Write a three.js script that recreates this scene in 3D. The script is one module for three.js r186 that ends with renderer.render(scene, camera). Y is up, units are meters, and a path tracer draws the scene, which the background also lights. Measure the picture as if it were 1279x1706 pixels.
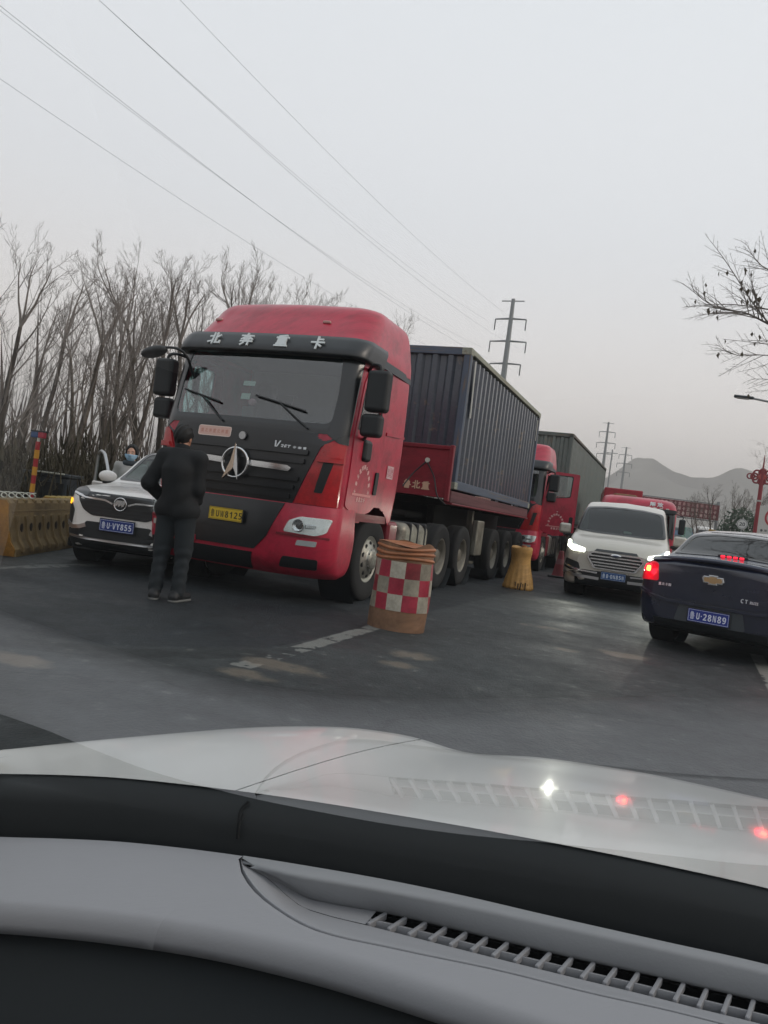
import * as THREE from 'three';
import { mergeGeometries, mergeVertices } from 'three/addons/utils/BufferGeometryUtils.js';
import { RoundedBoxGeometry } from 'three/addons/geometries/RoundedBoxGeometry.js';
import { ImprovedNoise } from 'three/addons/math/ImprovedNoise.js';
import { MeshBVH } from 'three-mesh-bvh';

// ---------- camera, renderer, sky, sun ----------
const D2R = Math.PI / 180;
const scene = new THREE.Scene();
const camera = new THREE.PerspectiveCamera(67.32, 768 / 1024, 0.05, 9000);
camera.rotation.order = 'YXZ';
camera.position.set(0, 1.18, 0);
camera.rotation.set(-0.18 * D2R, 22.37 * D2R, 7.3 * D2R);
const renderer = new THREE.WebGLRenderer({ antialias: true });
renderer.toneMapping = THREE.LinearToneMapping;
renderer.toneMappingExposure = 1.27;
renderer.shadowMap.enabled = true;
renderer.setSize(768, 1024);
document.body.appendChild(renderer.domElement);

{ // overcast late-afternoon sky: cool above, warmer and a little darker near the horizon, faint glow low ahead on the road
  const W = 256, Hh = 128, d = new Float32Array(W * Hh * 4);
  const top = [0.64, 0.71, 0.76], mid = [0.735, 0.762, 0.80], low = [1.0, 0.925, 0.87];
  for (let j = 0; j < Hh; j++) for (let i = 0; i < W; i++) {
    const el = ((j + 0.5) / Hh - 0.5) * 180, az = ((i + 0.5) / W - 0.5) * 2 * Math.PI;
    const a = THREE.MathUtils.smoothstep(el, 0, 22), b = THREE.MathUtils.smoothstep(el, 20, 70);
    const g = Math.pow(0.5 + 0.5 * Math.cos(az - Math.atan2(-0.75, 0.66)), 3);
    for (let k = 0; k < 3; k++) {
      let v = low[k] + (mid[k] - low[k]) * a; v += (top[k] - v) * b;
      v *= 1 + 0.10 * g * (1 - b) * [1, 0.96, 0.84][k];
      if (el < -2) v *= 0.5;
      d[(j * W + i) * 4 + k] = v;
    }
    d[(j * W + i) * 4 + 3] = 1;
  }
  const t = new THREE.DataTexture(d, W, Hh, THREE.RGBAFormat, THREE.FloatType);
  t.mapping = THREE.EquirectangularReflectionMapping; t.magFilter = t.minFilter = THREE.LinearFilter; t.needsUpdate = true;
  scene.background = t; scene.environment = t;
}
const sun = new THREE.DirectionalLight(0xfff1e0, 1.1);
sun.position.set(70, 42, -28); sun.target.position.set(0, 0, -10);
sun.castShadow = true; sun.shadow.radius = 30; sun.shadow.mapSize.set(2048, 2048);
Object.assign(sun.shadow.camera, { left: -45, right: 45, top: 45, bottom: -45, near: 1, far: 220 });
scene.add(sun, sun.target);

// ---------- helpers ----------
const V3 = (x, y, z) => new THREE.Vector3(x, y, z);
function rng(seed) { let a = seed >>> 0; return () => { a = (a + 0x6D2B79F5) >>> 0; let t = Math.imul(a ^ (a >>> 15), 1 | a); t = (t + Math.imul(t ^ (t >>> 7), 61 | t)) ^ t; return ((t ^ (t >>> 14)) >>> 0) / 4294967296; }; }
const PN = new ImprovedNoise();
const fbm = (x, y, z = 0, o = 4) => { let s = 0, a = 0.5; for (let i = 0; i < o; i++) { s += a * PN.noise(x, y, z + i * 7.3); x *= 2.03; y *= 2.03; a *= 0.5; } return s; };
const used = {};
function numbered(n) { if (!(n in used)) { used[n] = 0; return n; } used[n]++; return n + '_' + String(used[n]).padStart(3, '0'); }
function tag(o, label, category, group, kind) { if (label) o.userData.label = label; if (category) o.userData.category = category; if (group) o.userData.group = group; if (kind) o.userData.kind = kind; return o; }
function thing(name, label, category, p = [0, 0, 0], ry = 0, group) {
  const o = new THREE.Group(); o.name = numbered(name); scene.add(o); o.position.set(...p); o.rotation.y = ry; return tag(o, label, category, group);
}
function part(parent, name, g, m, label) { const o = new THREE.Mesh(g, m); o.name = name; parent.add(o); if (label) o.userData.label = label; return o; }
function sub(parent, name, p) { const o = new THREE.Group(); o.name = name; if (p) o.position.set(...p); parent.add(o); return o; }
function topMesh(name, g, m, label, category, group, kind) { const o = new THREE.Mesh(g, m); o.name = numbered(name); scene.add(o); return tag(o, label, category, group, kind); }
function struct(name, g, m) { return topMesh(name, g, m, null, null, null, 'structure'); }
function copyOf(o, p, ry, label, group) { const c = o.clone(); c.name = numbered(o.name.replace(/_\d{3}$/, '')); scene.add(c); if (p) c.position.set(...p); if (ry !== undefined) c.rotation.y = ry; c.userData = { ...o.userData }; if (label) c.userData.label = label; if (group) c.userData.group = group; return c; }
const at = (g, x, y, z, rx = 0, ry = 0, rz = 0) => { g.applyMatrix4(new THREE.Matrix4().compose(V3(x, y, z), new THREE.Quaternion().setFromEuler(new THREE.Euler(rx, ry, rz)), V3(1, 1, 1))); return g; };
const rbox = (w, h, d, r = 0.01, s = 2) => new RoundedBoxGeometry(w, h, d, s, Math.min(r, w / 2.01, h / 2.01, d / 2.01));
const cyl = (r, h, n = 20, r2 = r) => new THREE.CylinderGeometry(r2, r, h, n);
function plainAttr(g) { const o = g.index ? g.toNonIndexed() : g; for (const k of Object.keys(o.attributes)) if (!['position', 'normal', 'uv'].includes(k)) o.deleteAttribute(k); if (!o.attributes.uv) o.setAttribute('uv', new THREE.Float32BufferAttribute(new Float32Array(o.attributes.position.count * 2), 2)); return o; }
const merge = (...gs) => mergeGeometries(gs.flat().map(plainAttr));
function mesh3(pos, idx, uv) { const g = new THREE.BufferGeometry(); g.setAttribute('position', new THREE.Float32BufferAttribute(pos, 3)); if (uv) g.setAttribute('uv', new THREE.Float32BufferAttribute(uv, 2)); g.setIndex(idx); g.computeVertexNormals(); return g; }
function rod(a, b, r, n = 8, r2 = r) { const A = V3(...a), B = V3(...b), L = A.distanceTo(B); const g = new THREE.CylinderGeometry(r2, r, L, n); const q = new THREE.Quaternion().setFromUnitVectors(V3(0, 1, 0), B.clone().sub(A).normalize()); g.applyMatrix4(new THREE.Matrix4().compose(A.add(B).multiplyScalar(0.5), q, V3(1, 1, 1))); return g; }
const tube = (pts, r, n = 8, seg = 24) => new THREE.TubeGeometry(new THREE.CatmullRomCurve3(pts.map(p => V3(...p))), seg, r, n);
// monotone cubic through (xs, ys)
function pchip(xs, ys) {
  const n = xs.length, d = [], h = [], m = new Array(n).fill(0);
  for (let i = 0; i < n - 1; i++) { h[i] = xs[i + 1] - xs[i]; d[i] = (ys[i + 1] - ys[i]) / h[i]; }
  m[0] = d[0]; m[n - 1] = d[n - 2];
  for (let i = 1; i < n - 1; i++) if (d[i - 1] * d[i] > 0) { const w1 = 2 * h[i] + h[i - 1], w2 = h[i] + 2 * h[i - 1]; m[i] = (w1 + w2) / (w1 / d[i - 1] + w2 / d[i]); }
  return x => { let i = 0; while (i < n - 2 && x > xs[i + 1]) i++; const t = Math.min(1, Math.max(0, (x - xs[i]) / h[i])), t2 = t * t, t3 = t2 * t; return (2 * t3 - 3 * t2 + 1) * ys[i] + (t3 - 2 * t2 + t) * h[i] * m[i] + (-2 * t3 + 3 * t2) * ys[i + 1] + (t3 - t2) * h[i] * m[i + 1]; };
}
// rings: array of equal-length arrays of [x,y,z]; closed ring; caps by fans; uv in metres
function skin(rings, capA = true, capB = true, closed = true, flip = false) {
  const pos = [], uv = [], idx = [], n = rings[0].length;
  rings.forEach(r => r.forEach(p => { pos.push(...p); uv.push(p[0] + p[2], p[1] + p[2] * 0.3); }));
  const tri = (a, b, c) => flip ? idx.push(a, c, b) : idx.push(a, b, c);
  for (let j = 0; j < rings.length - 1; j++) for (let i = 0; i < (closed ? n : n - 1); i++) { const a = j * n + i, b = j * n + (i + 1) % n, c = a + n, d = b + n; tri(a, b, d); tri(a, d, c); }
  const cap = (r, rev) => { const base = pos.length / 3; const c = [0, 0, 0]; r.forEach(p => { for (let k = 0; k < 3; k++) c[k] += p[k] / n; pos.push(...p); uv.push(p[0], p[1]); }); pos.push(...c); uv.push(c[0], c[1]); for (let i = 0; i < n; i++) { const a = base + i, b = base + (i + 1) % n; rev ? tri(b, a, base + n) : tri(a, b, base + n); } };
  if (capA) cap(rings[0], true); if (capB) cap(rings[rings.length - 1], false);
  return mesh3(pos, idx, uv);
}
// car-like body: stations [{z, p:[[x,y]...]}] half sections from bottom centre to top centre, mirrored
function bodyLoft(st, step = 0.03, nr = 44) {
  st = [...st].sort((a, b) => b.z - a.z);
  const zs = st.map(s => -s.z), K = st[0].p.length;
  const fx = [], fy = []; for (let k = 0; k < K; k++) { fx[k] = pchip(zs, st.map(s => s.p[k][0])); fy[k] = pchip(zs, st.map(s => s.p[k][1])); }
  const zl = []; for (let i = 0; i < zs.length - 1; i++) { const n = Math.max(1, Math.round((zs[i + 1] - zs[i]) / step)); for (let j = 0; j < n; j++) zl.push(zs[i] + (zs[i + 1] - zs[i]) * j / n); } zl.push(zs[zs.length - 1]);
  const rings = zl.map(z => {
    const X = [], Y = [], T = []; for (let k = 0; k < K; k++) { X.push(fx[k](z)); Y.push(fy[k](z)); T.push(k); }
    const px = pchip(T, X), py = pchip(T, Y), half = []; for (let i = 0; i < nr; i++) { const t = i / (nr - 1) * (K - 1); half.push([px(t), py(t)]); }
    const ring = half.map(([x, y]) => [x, y, -z]); for (let i = nr - 2; i > 0; i--) ring.push([-half[i][0], half[i][1], -z]); return ring;
  });
  return skin(rings, true, true, true, false);
}
function orientOut(g) { return g; }
function cutTris(g, test) { // drops triangles whose centre passes the test
  const p = g.attributes.position, id = g.index.array, out = []; const c = V3(0, 0, 0), a = V3(0, 0, 0), b = V3(0, 0, 0), e = V3(0, 0, 0), nn = V3(0, 0, 0);
  for (let i = 0; i < id.length; i += 3) { a.fromBufferAttribute(p, id[i]); b.fromBufferAttribute(p, id[i + 1]); e.fromBufferAttribute(p, id[i + 2]); c.copy(a).add(b).add(e).multiplyScalar(1 / 3); nn.copy(b).sub(a).cross(e.clone().sub(a)).normalize(); if (!test(c, nn)) out.push(id[i], id[i + 1], id[i + 2]); }
  const o = g.clone(); o.setIndex(out); return o;
}
function inPoly(x, y, poly) { let r = false; for (let i = 0, j = poly.length - 1; i < poly.length; j = i++) { const [xi, yi] = poly[i], [xj, yj] = poly[j]; if ((yi > y) !== (yj > y) && x < (xj - xi) * (y - yi) / (yj - yi) + xi) r = !r; } return r; }
const bvhOf = g => new MeshBVH(g.clone());
const RAY = new THREE.Ray();
function probe(bvh, axis, sign, a, b) { // hit of the outermost surface along the axis
  const far = 12; if (axis === 'z') { RAY.origin.set(a, b, far * sign); RAY.direction.set(0, 0, -sign); } else if (axis === 'x') { RAY.origin.set(far * sign, b, a); RAY.direction.set(-sign, 0, 0); } else { RAY.origin.set(a, far, b); RAY.direction.set(0, -1, 0); }
  return bvh.raycastFirst(RAY, THREE.DoubleSide);
}
function roundPoly(poly, r, n = 4) { const o = []; for (let i = 0; i < poly.length; i++) { const p = poly[(i + poly.length - 1) % poly.length], c = poly[i], q = poly[(i + 1) % poly.length]; const d1 = Math.hypot(p[0] - c[0], p[1] - c[1]), d2 = Math.hypot(q[0] - c[0], q[1] - c[1]), k = Math.min(r, d1 / 2.2, d2 / 2.2); const A = [c[0] + (p[0] - c[0]) * k / d1, c[1] + (p[1] - c[1]) * k / d1], B = [c[0] + (q[0] - c[0]) * k / d2, c[1] + (q[1] - c[1]) * k / d2]; for (let j = 0; j <= n; j++) { const t = j / n; o.push([(1 - t) ** 2 * A[0] + 2 * t * (1 - t) * c[0] + t * t * B[0], (1 - t) ** 2 * A[1] + 2 * t * (1 - t) * c[1] + t * t * B[1]]); } } return o; }
const mirrorX = poly => poly.map(([x, y]) => [-x, y]).reverse();
// a sheet of real thickness lying on a body: outline in elevation, seated on the surface that it covers
function onBody(bvh, poly, axis = 'z', sign = 1, off = 0.006, depth = 0.02, div = 2, holes = []) {
  const sh = new THREE.Shape(poly.map(p => new THREE.Vector2(p[0], p[1]))); holes.forEach(h => sh.holes.push(new THREE.Path(h.map(p => new THREE.Vector2(p[0], p[1])))));
  let g0 = new THREE.ShapeGeometry(sh, 1), P = Array.from(g0.attributes.position.array), pts = []; for (let i = 0; i < P.length; i += 3) pts.push([P[i], P[i + 1]]);
  let idx = Array.from(g0.index.array);
  for (let d = 0; d < div; d++) { const mid = new Map(), ni = []; const M = (a, b) => { const k = a < b ? a + '_' + b : b + '_' + a; if (!mid.has(k)) { mid.set(k, pts.length); pts.push([(pts[a][0] + pts[b][0]) / 2, (pts[a][1] + pts[b][1]) / 2]); } return mid.get(k); }; for (let i = 0; i < idx.length; i += 3) { const [a, b, c] = [idx[i], idx[i + 1], idx[i + 2]], x = M(a, b), y = M(b, c), z = M(c, a); ni.push(a, x, z, x, b, y, z, y, c, x, y, z); } idx = ni; }
  const hit = pts.map(([a, b]) => probe(bvh, axis, sign, a, b)); const good = hit.filter(Boolean).map(h => axis === 'z' ? h.point.z : axis === 'x' ? h.point.x : h.point.y);
  const avg = good.length ? good.reduce((s, v) => s + v, 0) / good.length : 0;
  const pos = [], uv = []; let x0 = Infinity, x1 = -Infinity, y0 = Infinity, y1 = -Infinity; pts.forEach(([a, b]) => { x0 = Math.min(x0, a); x1 = Math.max(x1, a); y0 = Math.min(y0, b); y1 = Math.max(y1, b); });
  pts.forEach(([a, b], i) => { let q; const h = hit[i]; if (h) { q = h.point.clone(); const n = h.face.normal.clone(); if (axis === 'z' ? n.z * sign < 0 : axis === 'x' ? n.x * sign < 0 : n.y < 0) n.negate(); const ax = axis === 'z' ? V3(0, 0, sign) : axis === 'x' ? V3(sign, 0, 0) : V3(0, 1, 0); q.addScaledVector(n.lerp(ax, 0.35).normalize(), off); } else q = axis === 'z' ? V3(a, b, avg) : axis === 'x' ? V3(avg, b, a) : V3(a, avg, b); pos.push(q.x, q.y, q.z); uv.push((a - x0) / (x1 - x0), (b - y0) / (y1 - y0)); });
  // facing
  const flipIt = (axis === 'z' && sign < 0) || (axis === 'x' && sign > 0) || axis === 'y'; if (flipIt) for (let i = 0; i < idx.length; i += 3) { const t = idx[i]; idx[i] = idx[i + 1]; idx[i + 1] = t; }
  const front = mesh3(pos, idx, uv);
  const cnt = new Map(); for (let i = 0; i < idx.length; i += 3) for (let k = 0; k < 3; k++) { const a = idx[i + k], b = idx[i + (k + 1) % 3], key = Math.min(a, b) + '_' + Math.max(a, b); cnt.set(key, cnt.has(key) ? null : [a, b]); }
  const sp = [], si = [], su = []; for (const e of cnt.values()) if (e) { const b0 = sp.length / 3; for (const v of e) { const q = [pos[v * 3], pos[v * 3 + 1], pos[v * 3 + 2]], k = axis === 'z' ? 2 : axis === 'x' ? 0 : 1; sp.push(...q); q[k] -= depth * (axis === 'y' ? 1 : sign); sp.push(...q); su.push(0, 0, 0, 0); } si.push(b0, b0 + 1, b0 + 2, b0 + 2, b0 + 1, b0 + 3); }
  return merge(front, mesh3(sp, si, su));
}
const ringPoly = (cx, cy, rx, ry = rx, n = 24, a0 = 0) => Array.from({ length: n }, (_, i) => [cx + rx * Math.cos(a0 + i / n * 2 * Math.PI), cy + ry * Math.sin(a0 + i / n * 2 * Math.PI)]);
const box4 = (x0, y0, x1, y1) => [[x0, y0], [x1, y0], [x1, y1], [x0, y1]];
// strip of width w along a polyline, as an outline
function strip(pl, w) { const L = [], R = []; for (let i = 0; i < pl.length; i++) { const p = pl[Math.max(0, i - 1)], q = pl[Math.min(pl.length - 1, i + 1)], dx = q[0] - p[0], dy = q[1] - p[1], l = Math.hypot(dx, dy) || 1; L.push([pl[i][0] - dy / l * w / 2, pl[i][1] + dx / l * w / 2]); R.push([pl[i][0] + dy / l * w / 2, pl[i][1] - dx / l * w / 2]); } return R.concat(L.reverse()); }
// written characters as strokes on a 10 x 10 field, y down
const CH = {
  bei: [[3.6, .4, 3.6, 9.6], [.8, 3.2, 3.6, 3.2], [.2, 8.2, 3.6, 7.2], [6, .4, 6, 8.8], [6, 8.8, 9.4, 8.8], [9.4, 8.8, 9.4, 7.3], [9, 2.2, 6, 4.4]],
  ben: [[.5, 2, 9.5, 2], [5, .2, 4.6, 2.2], [4.6, 2.2, .8, 5], [5.2, 2.2, 9.4, 4.9], [2.4, 4.7, 7.6, 4.7], [5, 3.4, 5, 6], [.5, 6.9, 9.5, 6.9], [3.4, 5.7, 3.2, 8.4], [3.2, 8.4, 1.3, 9.9], [6.8, 5.7, 6.8, 9.9]],
  zhong: [[7.8, .5, 2.2, 1.2], [.6, 2.3, 9.4, 2.3], [2, 3.5, 8, 3.5], [8, 3.5, 8, 6.4], [8, 6.4, 2, 6.4], [2, 6.4, 2, 3.5], [2, 4.95, 8, 4.95], [5, .9, 5, 9.3], [1.4, 7.8, 8.6, 7.8], [.4, 9.4, 9.6, 9.4]],
  ka: [[4.6, .2, 4.6, 4.6], [4.6, 2.2, 8.2, 2.2], [.4, 4.7, 9.6, 4.7], [4.6, 4.7, 4.6, 9.9], [5.2, 6.2, 7.8, 7.8]],
  lu: [[3.6, .2, 2.4, 1.8], [3.2, 1, 6.6, 1], [6.6, 1, 5.6, 2], [2, 2.2, 8, 2.2], [8, 2.2, 8, 4.8], [8, 4.8, 2, 4.8], [2, 4.8, 2, 2.2], [2, 3.5, 8, 3.5], [5, 2.2, 5, 4.8], [.5, 5.9, 9.5, 5.9], [2.5, 7, 7.5, 7], [7.5, 7, 7.5, 9.8], [7.5, 9.8, 2.5, 9.8], [2.5, 9.8, 2.5, 7], [2.5, 8.4, 7.5, 8.4]],
  jie: [[2.2, .2, 1, 2], [1.8, 1, 4, 1], [1.2, 2.4, 4.6, 2.4], [4.6, 2.4, 4.6, 9.6], [1.2, 2.4, 1.2, 7], [1.2, 7, .3, 9.6], [1.2, 4.6, 4.6, 4.6], [1.2, 6.8, 4.6, 6.8], [5.6, 1, 9.4, 1], [9.4, 1, 9, 3.6], [7.4, 1, 5.6, 4], [5.6, 5.4, 9.4, 5.4], [5.2, 7.2, 9.8, 7.2], [7.5, 4.4, 7.5, 9.9]],
  fang: [[2.4, .2, 2.8, 1.6], [.3, 2.2, 5, 2.2], [2, 2.2, 2, 5], [2, 5, .4, 9.6], [2, 4.6, 4.4, 4.6], [4.4, 4.6, 4, 9.2], [6.6, .2, 5.4, 3.4], [5.8, 2.6, 9.8, 2.6], [8.8, 2.6, 8.2, 5.4], [8.2, 5.4, 5, 9.8], [5.8, 4.4, 7.2, 7.4], [7.2, 7.4, 9.8, 9.8]],
};
function strokesGeo(strokes, size, w, depth) { return merge(strokes.map(([x0, y0, x1, y1], i) => { const a = V3((x0 / 10 - .5) * size, (.5 - y0 / 10) * size, 0), b = V3((x1 / 10 - .5) * size, (.5 - y1 / 10) * size, 0), L = a.distanceTo(b) + w * .9; const g = new THREE.BoxGeometry(L, w, depth + i * 0.0004); g.rotateZ(Math.atan2(b.y - a.y, b.x - a.x)); g.translate((a.x + b.x) / 2, (a.y + b.y) / 2, 0); return g; })); }
function drawStrokes(c, strokes, x, y, s, w, h = s) { c.lineWidth = w; c.lineCap = 'round'; c.beginPath(); for (const [a, b, d, e] of strokes) { c.moveTo(x + a / 10 * s, y + b / 10 * h); c.lineTo(x + d / 10 * s, y + e / 10 * h); } c.stroke(); }
function canvasTex(w, h, fn) { const cv = document.createElement('canvas'); cv.width = w; cv.height = h; fn(cv.getContext('2d'), w, h); const t = new THREE.CanvasTexture(cv); t.colorSpace = THREE.SRGBColorSpace; t.anisotropy = 8; return t; }
function dataTex(w, h, fn, srgb = false, rep = true) { const d = new Uint8Array(w * h * 4); for (let y = 0; y < h; y++) for (let x = 0; x < w; x++) { const c = fn(x, y), o = (y * w + x) * 4; d[o] = c[0]; d[o + 1] = c[1]; d[o + 2] = c[2]; d[o + 3] = c[3] ?? 255; } const t = new THREE.DataTexture(d, w, h, THREE.RGBAFormat); if (rep) t.wrapS = t.wrapT = THREE.RepeatWrapping; t.magFilter = THREE.LinearFilter; t.minFilter = THREE.LinearMipmapLinearFilter; t.generateMipmaps = true; if (srgb) t.colorSpace = THREE.SRGBColorSpace; t.needsUpdate = true; return t; }
// tiling noise built on a torus of lattice values
function tileNoise(seed, N, freqs) { const R = rng(seed), gs = freqs.map(f => Array.from({ length: f * f }, () => R())); return (x, y) => { let s = 0, w = 0; freqs.forEach((f, i) => { const u = x / N * f, v = y / N * f, iu = Math.floor(u), iv = Math.floor(v), a = u - iu, b = v - iv, sa = a * a * (3 - 2 * a), sb = b * b * (3 - 2 * b), g = (p, q) => gs[i][((q % f + f) % f) * f + ((p % f + f) % f)]; const val = (g(iu, iv) * (1 - sa) + g(iu + 1, iv) * sa) * (1 - sb) + (g(iu, iv + 1) * (1 - sa) + g(iu + 1, iv + 1) * sa) * sb; const k = 1 / (1 + i * .5); s += val * k; w += k; }); return s / w; }; }

// ---------- materials ----------
const srgb = h => new THREE.Color(h);
const std = (c, r = 0.6, m = 0, o = {}) => new THREE.MeshStandardMaterial({ color: c, roughness: r, metalness: m, ...o });
const phys = (c, o = {}) => new THREE.MeshPhysicalMaterial({ color: c, ...o });
const cl8 = v => Math.max(0, Math.min(255, v));
const nA = tileNoise(11, 512, [7, 16, 40, 110]), nB = tileNoise(23, 512, [5, 12, 31, 90]), nC = tileNoise(5, 512, [64, 128, 256]);
// road dust on paint: grains and blotches
const dustTex = dataTex(512, 512, (x, y) => { const v = 176 + 78 * Math.min(1, nA(x, y) * 1.7) + (nC(x, y) - .5) * 22; return [cl8(v), cl8(v - 1), cl8(v - 3)]; }, true);
const dustRough = dataTex(512, 512, (x, y) => { const v = 255 * (0.62 + 0.38 * nB(x, y)); return [v, v, v]; });
const wearTex = dataTex(512, 512, (x, y) => { const v = 175 + 80 * Math.min(1, Math.max(0, nB(x, y) * 1.7 - .25)) + (nC(x, y) - .5) * 22; return [cl8(v), cl8(v - 2), cl8(v - 6)]; }, true);
for (const t of [dustTex, dustRough, wearTex]) t.repeat.set(.7, .7);
const paint = (c, rough = .32, coat = .8, o = {}) => phys(c, { roughness: rough, metalness: 0, clearcoat: coat, clearcoatRoughness: .12, map: dustTex, roughnessMap: dustRough, ...o });
const M = {
  red: paint('#b51e3c', .5, .3, { clearcoatRoughness: .22 }), redDark: paint('#7d1626', .55, .25), redBright: paint('#b4161f', .4, .6),
  white: phys('#e9e7e2', { roughness: .36, clearcoat: .8, clearcoatRoughness: .15, roughnessMap: dustRough }), redBox: paint('#a02838', .6, .1), silver: phys('#bfbbb0', { roughness: .38, clearcoat: .8, clearcoatRoughness: .15, metalness: .2, roughnessMap: dustRough }), navy: paint('#20263a', .3, .8), roofGrey: paint('#c9c7c2', .45, .5),
  black: std('#14171a', .5), blackGloss: phys('#111417', { roughness: .3, clearcoat: .5, clearcoatRoughness: .2 }), rubber: std('#1b1c1d', .85, 0, { map: wearTex }), trim: std('#1d2123', .6), greyTrim: std('#3c4247', .5),
  chrome: std('#d9dadb', .18, 1), satin: std('#b9babb', .35, .9), steel: std('#8c8f90', .42, .85, { roughnessMap: dustRough }), alu: std('#a5a69f', .45, .7, { map: wearTex }),
  tank: std('#9c9a90', .5, .55, { map: wearTex }), chassis: std('#22211f', .8, 0, { map: wearTex }), dark: std('#0c0e10', .9),
  glass: phys('#e8f1ee', { transmission: 1, thickness: 0, roughness: .03, ior: 1.5 }), glassTint: phys('#7d938f', { transmission: 1, thickness: 0, roughness: .03, ior: 1.55 }), glassDark: phys('#313d40', { transmission: 1, thickness: 0, roughness: .04, ior: 1.75 }),
  lens: phys('#eef2f2', { transmission: 1, thickness: 0, roughness: .05, ior: 1.5 }),
  seat: std('#2a2c2e', .9), cream: std('#8d8468', .9), liner: std('#5a6264', .9), inside: std('#343e40', .9),
  skin: std('#a87a62', .6), skinPale: std('#c49a84', .6), hair: std('#0d0c0c', .7), jacket: std('#0f1215', .85), jeans: std('#20262a', .9), shoe: std('#15171a', .6), sole: std('#6d6e6c', .8),
  yellowPlastic: std('#b07f2c', .6, 0, { map: wearTex }), orange: std('#b07048', .55, 0, { map: wearTex }), concreteYellow: std('#8f7a55', .85, 0, { map: wearTex }),
  bark: std('#3d342d', .95), barkDark: std('#2c2724', .95), twig: std('#3a312c', .95), pole: std('#8b8f90', .6, .3),
};
function plateMat(text, bg, fg) { return std('#ffffff', .45, 0, { map: canvasTex(512, 163, (c, w, h) => { c.fillStyle = bg; c.fillRect(0, 0, w, h); c.strokeStyle = fg; c.lineWidth = 4; c.strokeRect(9, 9, w - 18, h - 18); drawStrokes(c, CH.lu, 26, 32, 62, 7, 98); c.fillStyle = fg; c.font = 'bold 118px sans-serif'; c.textBaseline = 'middle'; let x = 100; const step = (w - 100 - 22) / (text.length - .45); for (const ch of text) { if (ch === '.') { c.beginPath(); c.arc(x + step * .2, h / 2, 8, 0, 7); c.fill(); x += step * .45; continue; } const m = c.measureText(ch).width; c.save(); c.translate(x + step / 2, h / 2 + 5); c.scale(Math.min(1, step * .86 / m), 1); c.fillText(ch, -m / 2, 0); c.restore(); x += step; } }) }); }
function plate(parent, text, bg, fg, p, rx = 0) { const g = sub(parent, 'licence_plate', p); g.rotation.x = rx; part(g, 'plate_frame', rbox(.46, .16, .014, .006), M.trim); const q = new THREE.PlaneGeometry(.44, .14); q.translate(0, 0, .0085); part(g, 'plate_face', q, plateMat(text, bg, fg)); return g; }
// wheel: axle along x, outer face towards +x
function wheelGeos(R, w, rr) { const P = [], h = w / 2; const pr = [[rr, -h * .8], [rr + .02, -h * .95], [R * .86, -h], [R * .965, -h * .9], [R, -h * .7], [R, -h * .25], [R * .985, -h * .22], [R * .985, -h * .16], [R, -h * .13], [R, h * .13], [R * .985, h * .16], [R * .985, h * .22], [R, h * .25], [R, h * .7], [R * .965, h * .9], [R * .86, h], [rr + .02, h * .95], [rr, h * .8]]; const t = new THREE.LatheGeometry(pr.map(p => new THREE.Vector2(...p)), 40); t.rotateZ(-Math.PI / 2); return t; }
function latheX(pr, n = 36) { const t = new THREE.LatheGeometry(pr.map(p => new THREE.Vector2(...p)), n); t.rotateZ(-Math.PI / 2); return t; }
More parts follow.
